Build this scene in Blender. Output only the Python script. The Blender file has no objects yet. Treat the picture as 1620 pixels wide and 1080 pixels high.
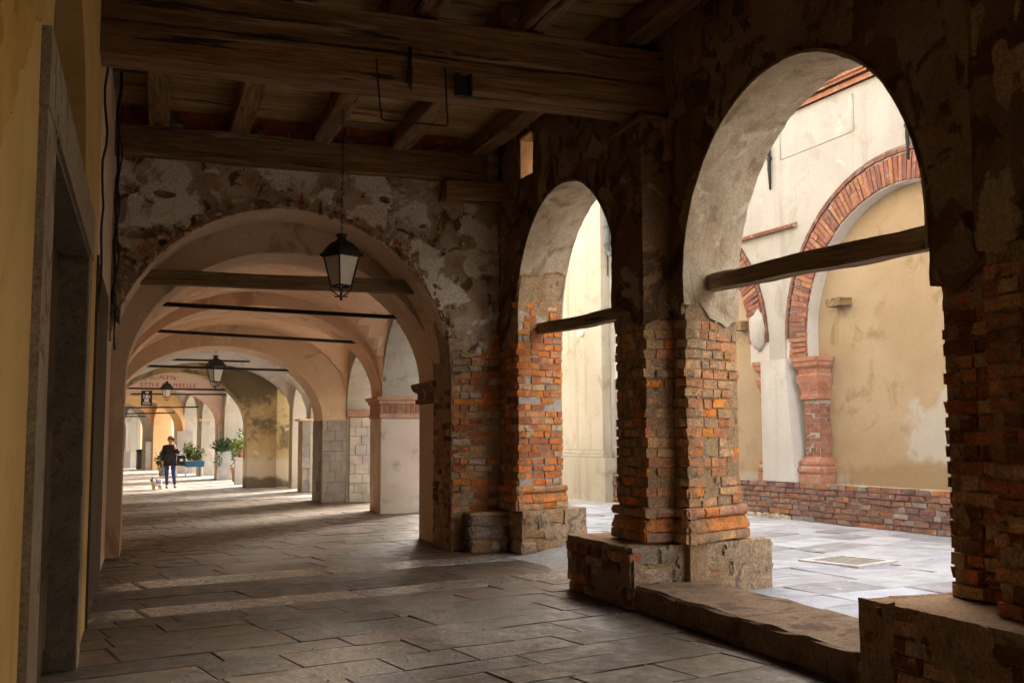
import bpy, bmesh, math, random
from mathutils import Vector, Matrix, noise
R = math.radians
SC = bpy.context.scene
COL = SC.collection
random.seed(7)

# ------------------------------------------------------------------ camera
CAM_F, CAM_H, PITCH, YAW, ROLL = 1600.0, 1.65, R(5.36), R(19.9), R(0.3)
fwd = Vector((math.sin(YAW)*math.cos(PITCH), math.cos(YAW)*math.cos(PITCH), math.sin(PITCH)))
r0 = Vector((math.cos(YAW), -math.sin(YAW), 0)); u0 = r0.cross(fwd)
cr, sr = math.cos(ROLL), math.sin(ROLL)
rgt = r0*cr - u0*sr; upv = u0*cr + r0*sr
cam = bpy.data.objects.new('camera', bpy.data.cameras.new('camera'))
cam.data.sensor_width = 36.0; cam.data.lens = CAM_F/1620*36
cam.data.clip_start = 0.05; cam.data.clip_end = 2000
cam.matrix_world = Matrix(((rgt.x, upv.x, -fwd.x, 0), (rgt.y, upv.y, -fwd.y, 0), (rgt.z, upv.z, -fwd.z, CAM_H), (0, 0, 0, 1)))
COL.objects.link(cam); SC.camera = cam

# ------------------------------------------------------------------ light
SUN_DIR = Vector((0.62, 0.58, 0.44)).normalized()      # towards the sun
W = bpy.data.worlds.new('World'); SC.world = W; W.use_nodes = True
wn = W.node_tree.nodes; bg = wn['Background']
sky = wn.new('ShaderNodeTexSky'); sky.sky_type = 'NISHITA'; sky.sun_disc = False
sky.sun_elevation = math.asin(SUN_DIR.z); sky.sun_rotation = math.atan2(SUN_DIR.x, SUN_DIR.y)
sky.dust_density = 2.0; sky.ozone_density = 0.4; sky.air_density = 0.7
veil = wn.new('ShaderNodeHueSaturation'); veil.inputs['Saturation'].default_value = 0.35      # thin high cloud takes most of the blue out
W.node_tree.links.new(sky.outputs[0], veil.inputs['Color']); 
warm = wn.new('ShaderNodeMix'); warm.data_type = 'RGBA'; warm.blend_type = 'MULTIPLY'; warm.inputs[0].default_value = 1.0; warm.inputs[7].default_value = (1.09, 1.0, 0.86, 1)   # hazy, warm-white sky as the camera was balanced
W.node_tree.links.new(veil.outputs[0], warm.inputs[6]); W.node_tree.links.new(warm.outputs[2], bg.inputs[0]); bg.inputs[1].default_value = 0.15
sl = bpy.data.lights.new('sun', 'SUN'); sl.energy = 1.5; sl.angle = R(18); sl.color = (1.0, 0.93, 0.84)
sun = bpy.data.objects.new('sun', sl); COL.objects.link(sun)
sun.rotation_euler = SUN_DIR.to_track_quat('Z', 'Y').to_euler(); sun.location = (20, -20, 30)
vs = SC.view_settings
vs.view_transform = 'Standard'; vs.look = 'None'; vs.gamma = 1.0; vs.use_curve_mapping = False; vs.exposure = 3.5
SC.render.engine = 'CYCLES'
cy = SC.cycles
cy.use_denoising = True
try:
    cy.denoiser = 'OPENIMAGEDENOISE'; cy.denoising_input_passes = 'RGB_ALBEDO_NORMAL'; cy.denoising_prefilter = 'ACCURATE'
except Exception: pass
cy.max_bounces = 8; cy.diffuse_bounces = 3; cy.glossy_bounces = 4; cy.sample_clamp_indirect = 6.0
cy.use_fast_gi = False

# ------------------------------------------------------------------ materials
MATS = {}
def node(nt, t, **kw):
    n = nt.nodes.new(t)
    for k, v in kw.items(): setattr(n, k, v)
    return n
def rgba(c): return (c[0], c[1], c[2], 1.0)
def surf(name, c0, c1, s1=2.0, c2=None, s2=5.0, t2=(0.55, 0.65), c3=None, s3=1.2, t3=(0.55, 0.62), rough=0.85, bump=0.4, sb=30.0, fine=0.25, sf=40.0, tint=False, spec=0.3, stretch=None, local=False, bdist=0.02, rvar=0.0, blobs=(), streak=None):
    m = bpy.data.materials.new(name); m.use_nodes = True; nt = m.node_tree; L = nt.links.new
    b = nt.nodes['Principled BSDF']; b.inputs['Specular IOR Level'].default_value = spec
    if local:
        tc = node(nt, 'ShaderNodeTexCoord'); oi = node(nt, 'ShaderNodeObjectInfo')
        ad = node(nt, 'ShaderNodeVectorMath', operation='MULTIPLY_ADD')
        sc_ = node(nt, 'ShaderNodeVectorMath', operation='SCALE'); sc_.inputs[3].default_value = 37.0
        cmb = node(nt, 'ShaderNodeCombineXYZ')
        for i in range(3): L(oi.outputs['Random'], cmb.inputs[i])
        L(cmb.outputs[0], sc_.inputs[0])
        L(tc.outputs['Object'], ad.inputs[0]); ad.inputs[1].default_value = stretch or (1, 1, 1); L(sc_.outputs[0], ad.inputs[2])
        P = ad.outputs[0]
    else:
        g = node(nt, 'ShaderNodeNewGeometry'); P = g.outputs['Position']
        if stretch:
            mm = node(nt, 'ShaderNodeVectorMath', operation='MULTIPLY'); L(P, mm.inputs[0]); mm.inputs[1].default_value = stretch; P = mm.outputs[0]
    def nz(scale, detail=6.0, rgh=0.6, dist=0.3):
        n = node(nt, 'ShaderNodeTexNoise'); n.inputs['Scale'].default_value = scale; n.inputs['Detail'].default_value = detail
        n.inputs['Roughness'].default_value = rgh; n.inputs['Distortion'].default_value = dist; L(P, n.inputs['Vector']); return n.outputs['Fac']
    def mapr(v, a, c, lo=0.0, hi=1.0):
        n = node(nt, 'ShaderNodeMapRange'); n.interpolation_type = 'SMOOTHSTEP'
        for i, x in enumerate((a, c, lo, hi)): n.inputs[1+i].default_value = x
        L(v, n.inputs[0]); return n.outputs[0]
    def mix(f, a, c, bt='MIX'):
        n = node(nt, 'ShaderNodeMix', data_type='RGBA', blend_type=bt)
        for sock, v in ((n.inputs[0], f), (n.inputs[6], a), (n.inputs[7], c)):
            if isinstance(v, (int, float)): sock.default_value = v
            elif isinstance(v, tuple): sock.default_value = rgba(v)
            else: L(v, sock)
        return n.outputs[2]
    col = mix(mapr(nz(s1), 0.35, 0.65), tuple(c0), tuple(c1))
    if tint:
        oi2 = node(nt, 'ShaderNodeObjectInfo'); col = mix(1.0, col, oi2.outputs['Color'], 'MULTIPLY')
    if c2: col = mix(mapr(nz(s2, 8.0, 0.65, 0.8), *t2), col, tuple(c2))
    if c3: col = mix(mapr(nz(s3, 8.0, 0.6, 0.5), *t3), col, tuple(c3))
    for (bc, bs, brad, bamp, bcol) in blobs:       # stains with an outline of their own
        sub = node(nt, 'ShaderNodeVectorMath', operation='SUBTRACT'); L(P, sub.inputs[0]); sub.inputs[1].default_value = bc
        mul = node(nt, 'ShaderNodeVectorMath', operation='MULTIPLY'); L(sub.outputs[0], mul.inputs[0]); mul.inputs[1].default_value = bs
        ln = node(nt, 'ShaderNodeVectorMath', operation='LENGTH'); L(mul.outputs[0], ln.inputs[0])
        ma = node(nt, 'ShaderNodeMath', operation='MULTIPLY_ADD'); L(nz(2.2, 8.0, 0.65, 0.4), ma.inputs[0]); ma.inputs[1].default_value = -bamp; L(ln.outputs['Value'], ma.inputs[2])
        col = mix(mapr(ma.outputs[0], brad-bamp*0.5-0.22, brad-bamp*0.5+0.16, 0.92, 0.0), col, tuple(bcol))
    if streak:                                     # rain runs down the face
        sm = node(nt, 'ShaderNodeVectorMath', operation='MULTIPLY'); L(P, sm.inputs[0]); sm.inputs[1].default_value = (4.0, 4.0, 0.22)
        sn = node(nt, 'ShaderNodeTexNoise'); sn.inputs['Scale'].default_value = 1.0; sn.inputs['Detail'].default_value = 5.0; L(sm.outputs[0], sn.inputs['Vector'])
        col = mix(mapr(sn.outputs['Fac'], 0.52, 0.72, 0.0, 0.55), col, tuple(streak))
    if fine:
        v = mapr(nz(sf, 5.0, 0.7), 0.3, 0.7, 1-fine, 1+fine)
        cc = node(nt, 'ShaderNodeCombineColor')
        for i in range(3): L(v, cc.inputs[i])
        col = mix(1.0, col, cc.outputs[0], 'MULTIPLY')
    L(col, b.inputs['Base Color']); b.inputs['Roughness'].default_value = rough
    if rvar:
        L(mapr(nz(s1*1.7, 5.0), 0.3, 0.7, max(rough-rvar, 0.05), min(rough+rvar, 1)), b.inputs['Roughness'])
    if bump:
        bp = node(nt, 'ShaderNodeBump'); bp.inputs['Strength'].default_value = bump; bp.inputs['Distance'].default_value = bdist
        L(nz(sb, 8.0, 0.65), bp.inputs['Height']); L(bp.outputs[0], b.inputs['Normal'])
    MATS[name] = m
    return m
surf('brick', (0.90, 0.90, 0.90), (1.38, 1.26, 1.10), 9, (0.46, 0.32, 0.19), 8, (0.57, 0.66), (0.38, 0.26, 0.145), 1.7, (0.60, 0.70), tint=True, rough=0.93, bump=0.9, sb=42, fine=0.38, sf=55, bdist=0.03)
surf('street_brick', (0.55, 0.55, 0.55), (0.76, 0.71, 0.68), 9, (0.35, 0.30, 0.27), 9, (0.56, 0.68), tint=True, rough=0.92, bump=0.7, sb=45, fine=0.35, sf=60)
surf('mortar', (0.35, 0.225, 0.125), (0.46, 0.32, 0.19), 4, (0.23, 0.135, 0.07), 6, rough=0.95, bump=0.9, sb=35, fine=0.35, bdist=0.03)
surf('pale_mortar', (0.40, 0.35, 0.30), (0.48, 0.43, 0.37), 4, (0.28, 0.21, 0.16), 6, rough=0.95, bump=0.8, sb=35, fine=0.3)
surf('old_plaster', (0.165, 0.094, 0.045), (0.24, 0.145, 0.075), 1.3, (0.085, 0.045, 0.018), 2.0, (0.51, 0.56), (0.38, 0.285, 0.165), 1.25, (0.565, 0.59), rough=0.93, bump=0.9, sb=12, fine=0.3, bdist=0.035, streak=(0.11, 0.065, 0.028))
surf('peeling_plaster', (0.38, 0.26, 0.15), (0.58, 0.455, 0.33), 2.3, (0.16, 0.09, 0.042), 3.0, (0.55, 0.60), (0.80, 0.72, 0.63), 1.7, (0.50, 0.56), rough=0.93, bump=1.0, sb=14, fine=0.3, bdist=0.04)
surf('bounce_lit_plaster', (0.52, 0.50, 0.475), (0.58, 0.56, 0.54), 1.0, (0.45, 0.42, 0.38), 1.4, (0.56, 0.72), rough=0.9, bump=0.4, sb=9, fine=0.07, streak=(0.42, 0.39, 0.35))  # white plaster lightened; stands in for bounced light on buttress and soffits
surf('worn_coat', (0.25, 0.165, 0.10), (0.36, 0.255, 0.17), 1.6, (0.13, 0.08, 0.035), 2.4, (0.54, 0.60), rough=0.93, bump=0.9, sb=12, fine=0.3, bdist=0.035)
surf('reveal_plaster', (0.37, 0.285, 0.19), (0.48, 0.39, 0.275), 2.0, (0.28, 0.205, 0.13), 1.9, (0.53, 0.63), (0.55, 0.47, 0.36), 3.0, (0.57, 0.66), rough=0.93, bump=0.7, sb=8, fine=0.2, bdist=0.04, streak=(0.27, 0.195, 0.12))
surf('vault_plaster', (0.76, 0.49, 0.31), (0.84, 0.57, 0.38), 0.8, (0.62, 0.37, 0.22), 1.3, (0.54, 0.66), (0.84, 0.66, 0.47), 2.2, (0.6, 0.66), rough=0.9, bump=0.4, sb=4, fine=0.1, bdist=0.04)
surf('beige_plaster', (0.64, 0.46, 0.31), (0.71, 0.53, 0.37), 0.9, (0.48, 0.32, 0.20), 1.5, (0.56, 0.66), (0.74, 0.61, 0.44), 2.6, (0.6, 0.65), rough=0.9, bump=0.45, sb=5, fine=0.12, bdist=0.04)
surf('white_plaster', (0.385, 0.362, 0.338), (0.435, 0.412, 0.388), 1.0, (0.345, 0.31, 0.265), 1.2, (0.55, 0.72), (0.46, 0.445, 0.425), 2.5, (0.58, 0.70), rough=0.9, bump=0.5, sb=9, fine=0.09, streak=(0.295, 0.26, 0.215))
surf('cream_plaster', (0.42, 0.385, 0.315), (0.48, 0.445, 0.375), 0.9, (0.35, 0.295, 0.215), 1.5, (0.54, 0.70), rough=0.9, bump=0.3, sb=10, fine=0.08, streak=(0.32, 0.255, 0.17))
surf('ochre_plaster', (0.36, 0.265, 0.165), (0.41, 0.315, 0.21), 0.8, (0.30, 0.21, 0.12), 1.6, (0.55, 0.7), rough=0.9, bump=0.25, sb=9, fine=0.08, blobs=(((11.9, 12.55, 1.5), (0.2, 1.0, 1.05), 0.95, 1.6, (0.45, 0.415, 0.37)), ((11.9, 13.0, 0.78), (0.1, 0.12, 4.0), 0.75, 1.2, (0.43, 0.395, 0.35)), ((11.9, 13.3, 0.85), (0.2, 0.5, 2.5), 0.9, 1.5, (0.30, 0.215, 0.12))))
surf('orange_plaster', (0.66, 0.42, 0.20), (0.72, 0.48, 0.25), 0.8, rough=0.9, bump=0.15, fine=0.05)
surf('pink_plaster', (0.58, 0.41, 0.33), (0.63, 0.46, 0.38), 0.8, rough=0.9, bump=0.15, fine=0.05)
surf('grey_plaster', (0.40, 0.37, 0.34), (0.48, 0.45, 0.42), 1.1, (0.33, 0.30, 0.26), 2.0, rough=0.9, bump=0.2, fine=0.08)
surf('grimy_plaster', (0.40, 0.30, 0.15), (0.48, 0.38, 0.21), 0.9, (0.16, 0.125, 0.07), 1.1, (0.47, 0.60), (0.56, 0.50, 0.41), 3.0, (0.60, 0.72), rough=0.9, bump=0.4, fine=0.15, blobs=(((3.3, 34.5, 3.6), (0.7, 0.2, 0.9), 0.8, 1.2, (0.13, 0.105, 0.06)), ((3.8, 34.5, 0.5), (0.45, 0.2, 1.6), 0.8, 1.2, (0.52, 0.46, 0.36)), ((3.4, 34.5, 0.1), (0.5, 0.2, 3.0), 0.8, 1.2, (0.12, 0.10, 0.07))))
surf('yellow_wall', (0.54, 0.335, 0.105), (0.60, 0.385, 0.13), 1.4, (0.47, 0.28, 0.08), 1.1, (0.54, 0.66), rough=0.9, bump=0.3, sb=30, fine=0.1, sf=60, streak=(0.43, 0.25, 0.07))
surf('ochre_paint', (0.46, 0.25, 0.05), (0.54, 0.31, 0.07), 2.2, (0.35, 0.18, 0.03), 3, rough=0.9, bump=0.2, fine=0.1)
surf('granite', (0.15, 0.115, 0.075), (0.20, 0.155, 0.105), 4, (0.11, 0.085, 0.055), 14, (0.5, 0.65), rough=0.75, bump=0.5, sb=50, fine=0.22, sf=70)
surf('frame_stone', (0.27, 0.205, 0.13), (0.35, 0.275, 0.18), 3, (0.17, 0.12, 0.07), 3, (0.54, 0.62), rough=0.85, bump=0.7, sb=30, fine=0.28, sf=70)
surf('slab', (0.80, 0.80, 0.80), (1.15, 1.12, 1.06), 3.2, (0.085, 0.057, 0.036), 2.2, (0.54, 0.68), (0.165, 0.125, 0.09), 6.0, (0.62, 0.70), tint=True, rough=0.52, bump=0.65, sb=14, fine=0.28, sf=45, spec=0.45, rvar=0.16)
surf('smooth_slab', (0.88, 0.88, 0.88), (1.1, 1.08, 1.05), 6, (0.20, 0.165, 0.13), 5, (0.64, 0.76), tint=True, rough=0.24, bump=0.22, sb=30, fine=0.15, sf=60, spec=0.6, rvar=0.08)
surf('street_slab', (0.85, 0.85, 0.87), (1.12, 1.12, 1.12), 3, (0.52, 0.51, 0.53), 2.5, (0.58, 0.66), tint=True, rough=0.8, bump=0.4, sb=30, fine=0.18, sf=50)
surf('joint_dirt', (0.10, 0.075, 0.048), (0.15, 0.115, 0.075), 8, rough=0.95, bump=0.8, sb=60, fine=0.3)
surf('street_dirt', (0.30, 0.29, 0.29), (0.40, 0.39, 0.39), 6, rough=0.95, bump=0.6, sb=60, fine=0.3)
surf('rubble', (0.34, 0.275, 0.22), (0.44, 0.37, 0.30), 5, (0.24, 0.175, 0.125), 5, (0.54, 0.62), tint=True, rough=0.92, bump=0.9, sb=22, fine=0.35, bdist=0.035)
surf('brick_dust', (0.36, 0.21, 0.12), (0.44, 0.28, 0.17), 4, (0.30, 0.22, 0.15), 3, rough=0.95, bump=0.6, sb=30, fine=0.3)
surf('step_stone', (0.18, 0.118, 0.075), (0.25, 0.168, 0.108), 3, (0.11, 0.068, 0.042), 4, (0.5, 0.62), rough=0.85, bump=0.8, sb=20, fine=0.32)
surf('old_wood', (0.205, 0.112, 0.045), (0.32, 0.185, 0.085), 4, (0.05, 0.027, 0.013), 7, (0.59, 0.63), (0.38, 0.265, 0.155), 3.5, (0.60, 0.66), rough=0.88, bump=1.0, sb=16, fine=0.4, sf=30, local=True, stretch=(0.07, 1, 1), bdist=0.045)
surf('grey_wood', (0.19, 0.125, 0.065), (0.27, 0.185, 0.105), 5, (0.06, 0.036, 0.018), 8, (0.59, 0.63), rough=0.85, bump=0.9, sb=16, fine=0.35, sf=30, local=True, stretch=(0.07, 1, 1))
surf('plank_wood', (0.28, 0.18, 0.08), (0.42, 0.28, 0.135), 5, (0.08, 0.05, 0.022), 4, (0.54, 0.66), rough=0.85, bump=0.6, sb=18, fine=0.3, local=True, stretch=(0.14, 1, 1), tint=True)
surf('door_wood', (0.075, 0.046, 0.022), (0.11, 0.07, 0.035), 5, (0.05, 0.03, 0.015), 4, rough=0.85, bump=0.5, sb=20, fine=0.3, local=True, stretch=(1, 1, 0.1), spec=0.2)
surf('black_iron', (0.018, 0.016, 0.015), (0.03, 0.026, 0.024), 10, (0.05, 0.03, 0.02), 20, rough=0.6, bump=0.3, sb=60, fine=0.2)
surf('pipe_metal', (0.10, 0.10, 0.11), (0.13, 0.13, 0.14), 6, rough=0.5, bump=0.1, fine=0.1)
surf('terracotta', (0.33, 0.155, 0.10), (0.40, 0.20, 0.135), 5, (0.40, 0.315, 0.265), 6, (0.52, 0.66), tint=True, rough=0.9, bump=0.5, sb=30, fine=0.28)
surf('stone_block', (0.80, 0.80, 0.80), (1.08, 1.06, 1.03), 3, (0.5, 0.46, 0.42), 6, (0.62, 0.74), tint=True, rough=0.9, bump=0.5, sb=30, fine=0.15)
surf('leaf', (0.05, 0.09, 0.025), (0.10, 0.15, 0.04), 8, tint=True, rough=0.6, bump=0, fine=0.2)
surf('white_plastic', (0.75, 0.75, 0.75), (0.8, 0.8, 0.8), 3, rough=0.5, bump=0, fine=0.03)
surf('blue_paint', (0.02, 0.09, 0.19), (0.03, 0.11, 0.22), 5, rough=0.5, bump=0.1, fine=0.1)
surf('concrete', (0.36, 0.35, 0.33), (0.44, 0.43, 0.41), 4, rough=0.9, bump=0.3, fine=0.12)
surf('skin', (0.55, 0.33, 0.25), (0.58, 0.36, 0.28), 8, rough=0.6, bump=0, fine=0.05)
surf('jacket_cloth', (0.022, 0.016, 0.02), (0.045, 0.03, 0.036), 9, rough=0.8, bump=1.0, sb=9, fine=0.3, bdist=0.05)
surf('denim', (0.025, 0.045, 0.14), (0.045, 0.075, 0.2), 10, rough=0.9, bump=0.3, sb=40, fine=0.2)
surf('hair', (0.20, 0.12, 0.065), (0.30, 0.19, 0.11), 20, rough=0.6, bump=0.4, sb=50, fine=0.3)
surf('shoe_leather', (0.20, 0.11, 0.05), (0.26, 0.15, 0.07), 10, rough=0.6, bump=0.1, fine=0.1)
surf('bag_leather', (0.015, 0.015, 0.017), (0.03, 0.03, 0.033), 10, rough=0.35, bump=0.2, fine=0.1, spec=0.5)
surf('dog_fur', (0.36, 0.28, 0.19), (0.48, 0.38, 0.27), 12, rough=0.9, bump=0.4, sb=60, fine=0.2)
surf('dog_dark_fur', (0.05, 0.035, 0.03), (0.07, 0.05, 0.04), 12, rough=0.9, bump=0.4, sb=60, fine=0.2)
surf('dog_coat_cloth', (0.06, 0.05, 0.14), (0.08, 0.07, 0.18), 12, rough=0.9, bump=0.1, fine=0.1)
surf('sign_red', (0.30, 0.05, 0.03), (0.34, 0.07, 0.04), 20, rough=0.8, bump=0, fine=0.1)
surf('sign_black', (0.02, 0.02, 0.02), (0.03, 0.03, 0.03), 20, rough=0.6, bump=0, fine=0.1)
surf('sign_white', (0.6, 0.6, 0.6), (0.7, 0.7, 0.7), 20, rough=0.6, bump=0, fine=0.1)
def glass_mat():
    m = bpy.data.materials.new('lantern_glass'); m.use_nodes = True; b = m.node_tree.nodes['Principled BSDF']
    b.inputs['Base Color'].default_value = (0.62, 0.60, 0.56, 1); b.inputs['Roughness'].default_value = 0.35
    b.inputs['Transmission Weight'].default_value = 0.35; MATS['lantern_glass'] = m
glass_mat()

# ------------------------------------------------------------------ helpers
def wloc(o):
    v = Vector((0, 0, 0))
    while o: v += o.location; o = o.parent
    return v
def link(o, parent=None, label=None, cat=None, group=None, kind=None):
    COL.objects.link(o)
    if parent:
        o.location = o.location - wloc(parent); o.parent = parent
    tag(o, label, cat, group, kind); return o
def tag(o, label=None, cat=None, group=None, kind=None):
    for k, v in (('label', label), ('category', cat), ('group', group), ('kind', kind)):
        if v: o[k] = v
    return o
def empty(name, loc, label=None, cat=None, group=None, kind=None):
    o = bpy.data.objects.new(name, None); o.location = loc; o.empty_display_size = 0.2
    return link(o, None, label, cat, group, kind)
def mesh_obj(name, bm_or_mesh, mats, parent=None, loc=(0, 0, 0), rot=None, smooth=False, **kw):
    if isinstance(bm_or_mesh, bmesh.types.BMesh):
        me = bpy.data.meshes.new(name); bmesh.ops.recalc_face_normals(bm_or_mesh, faces=bm_or_mesh.faces[:]) if kw.pop('recalc', True) else None
        bm_or_mesh.to_mesh(me); bm_or_mesh.free()
    else:
        me = bm_or_mesh; kw.pop('recalc', None)
    if mats and not me.materials:
        for m in ([mats] if isinstance(mats, str) else mats): me.materials.append(MATS[m])
    if smooth:
        for p in me.polygons: p.use_smooth = True
    o = bpy.data.objects.new(name, me); o.location = loc
    if rot: o.rotation_euler = rot
    return link(o, parent, **kw)
def pdmesh(name, V, F):
    me = bpy.data.meshes.new(name); me.from_pydata([tuple(v) for v in V], [], F); me.update(); return me
def box(bm, x0, x1, y0, y1, z0, z1, mi=0):
    v = [bm.verts.new((x, y, z)) for z in (z0, z1) for y in (y0, y1) for x in (x0, x1)]
    for f in ((0, 2, 3, 1), (4, 5, 7, 6), (0, 1, 5, 4), (2, 6, 7, 3), (0, 4, 6, 2), (1, 3, 7, 5)):
        bm.faces.new([v[i] for i in f]).material_index = mi
    return v
def tube(bm, pts, r, n=8, mi=0, caps=True):
    pts = [Vector(p) for p in pts]; rs = r if isinstance(r, (list, tuple)) else [r]*len(pts); rings = []
    ref = Vector((0.13, 0.27, 0.95))
    for i, p in enumerate(pts):
        t = (pts[min(i+1, len(pts)-1)] - pts[max(i-1, 0)]).normalized()
        a = t.cross(ref)
        if a.length < 0.1: a = t.cross(Vector((1, 0, 0)))
        a.normalize(); b = t.cross(a)
        rings.append([bm.verts.new(p + (a*math.cos(k*2*math.pi/n) + b*math.sin(k*2*math.pi/n))*rs[i]) for k in range(n)])
    for i in range(len(rings)-1):
        for k in range(n):
            f = bm.faces.new((rings[i][k], rings[i][(k+1) % n], rings[i+1][(k+1) % n], rings[i+1][k])); f.material_index = mi; f.smooth = True
    if caps:
        for rg in (rings[0], rings[-1]):
            try: bm.faces.new(rg).material_index = mi
            except ValueError: pass
def lathe(bm, prof, c=(0, 0, 0), n=12, mi=0, smooth=True):
    rings = []
    for r, z in prof: rings.append([bm.verts.new((c[0]+r*math.cos(2*math.pi*k/n), c[1]+r*math.sin(2*math.pi*k/n), c[2]+z)) for k in range(n)])
    for i in range(len(rings)-1):
        for k in range(n):
            f = bm.faces.new((rings[i][k], rings[i][(k+1) % n], rings[i+1][(k+1) % n], rings[i+1][k])); f.material_index = mi; f.smooth = smooth
    for rg in (rings[0], rings[-1]): bm.faces.new(rg).material_index = mi
def fbm(x, y, z=0.0, o=4): return noise.fractal(Vector((x, y, z)), 1.0, 2.0, o)
def sstep(a, b, x):
    t = max(0.0, min(1.0, (x-a)/(b-a))); return t*t*(3-2*t)
def rough_box_mesh(name, lx, ly, lz, bev, jit, seed, cuts=0):
    rnd = random.Random(seed); bm = bmesh.new(); box(bm, -lx/2, lx/2, -ly/2, ly/2, -lz/2, lz/2)
    if cuts:
        bmesh.ops.subdivide_edges(bm, edges=[e for e in bm.edges if abs(e.verts[0].co.x-e.verts[1].co.x) > lx*0.5], cuts=cuts)
    es = [e for e in bm.edges if len(e.link_faces) == 2 and e.calc_face_angle(0) > 0.5]
    bmesh.ops.bevel(bm, geom=es, offset=bev, segments=1, affect='EDGES', clamp_overlap=True)
    for v in bm.verts:
        v.co += Vector((rnd.uniform(-1, 1), rnd.uniform(-1, 1), rnd.uniform(-1, 1)))*jit
    bmesh.ops.recalc_face_normals(bm, faces=bm.faces[:])
    me = bpy.data.meshes.new(name); bm.to_mesh(me); bm.free(); return me

# general masonry wall with arched or rectangular openings; mp(u, d, z) -> world
def arch_wall(bm, u0, u1, zb, zt, d0, d1, mp, arches=(), holes=(), du=0.35, mi=0, mi_soffit=None, nz=1, faces='fbs'):
    """arches: (uc, half, zs, rise).  holes: (ua, ub, za, zb)."""
    ms = mi if mi_soffit is None else mi_soffit
    cuts = {u0, u1}
    n = max(1, int((u1-u0)/du))
    for i in range(n+1): cuts.add(u0 + (u1-u0)*i/n)
    for (uc, h, zs, rise) in arches:
        for k in range(29):
            u = uc - h*math.cos(math.pi*k/28)
            if u0 <= u <= u1: cuts.add(u)
    for (a, b, c, d) in holes: cuts.add(a); cuts.add(b)
    us = sorted(cuts); us = [us[0]] + [b for a, b in zip(us, us[1:]) if b-a > 1e-4]
    def bot(u, mid):
        for (uc, h, zs, rise) in arches:
            if abs(mid-uc) < h:
                q = max(0.0, 1-((u-uc)/h)**2); return zs + rise*math.sqrt(q), True
        return zb, False
    def quad(a, b, c, d, m):
        try: bm.faces.new([bm.verts.new(p) for p in (a, b, c, d)]).material_index = m
        except ValueError: pass
    for a, b in zip(us, us[1:]):
        mid = (a+b)/2; (za, ina), (zc, inb) = bot(a, mid), bot(b, mid)
        segs = [(za, zt, zc, zt)]
        for (ha, hb, hz0, hz1) in holes:
            if ha < mid < hb:
                segs = [(za, hz0, zc, hz0), (hz1, zt, hz1, zt)]
                quad(mp(a, d0, hz0), mp(b, d0, hz0), mp(b, d1, hz0), mp(a, d1, hz0), ms)
                quad(mp(a, d0, hz1), mp(b, d0, hz1), mp(b, d1, hz1), mp(a, d1, hz1), ms)
        for (pa, qa, pb, qb) in segs:
            for k in range(nz):
                f0, f1 = k/nz, (k+1)/nz
                A0, A1 = pa+(qa-pa)*f0, pa+(qa-pa)*f1; B0, B1 = pb+(qb-pb)*f0, pb+(qb-pb)*f1
                if 'f' in faces: quad(mp(a, d0, A0), mp(b, d0, B0), mp(b, d0, B1), mp(a, d0, A1), mi)
                if 'b' in faces: quad(mp(a, d1, A0), mp(b, d1, B0), mp(b, d1, B1), mp(a, d1, A1), mi)
        if ina: quad(mp(a, d0, za), mp(b, d0, zc), mp(b, d1, zc), mp(a, d1, za), ms)
        quad(mp(a, d0, zt), mp(b, d0, zt), mp(b, d1, zt), mp(a, d1, zt), mi)
    for (uc, h, zs, rise) in arches:
        for s in (-1, 1):
            u = uc+s*h
            if u0-1e-3 <= u <= u1+1e-3 and zs > zb: quad(mp(u, d0, zb), mp(u, d1, zb), mp(u, d1, zs), mp(u, d0, zs), ms)
    for (ha, hb, hz0, hz1) in holes:
        for u in (ha, hb): quad(mp(u, d0, hz0), mp(u, d1, hz0), mp(u, d1, hz1), mp(u, d0, hz1), ms)
    for u in (u0, u1):
        z0 = zb
        for (uc, h, zs, rise) in arches:
            if abs(u-uc) < h-1e-3: z0 = zs + rise*math.sqrt(max(0, 1-((u-uc)/h)**2))
        quad(mp(u, d0, z0), mp(u, d1, z0), mp(u, d1, zt), mp(u, d0, zt), mi)
    bmesh.ops.remove_doubles(bm, verts=bm.verts[:], dist=1e-4)

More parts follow.
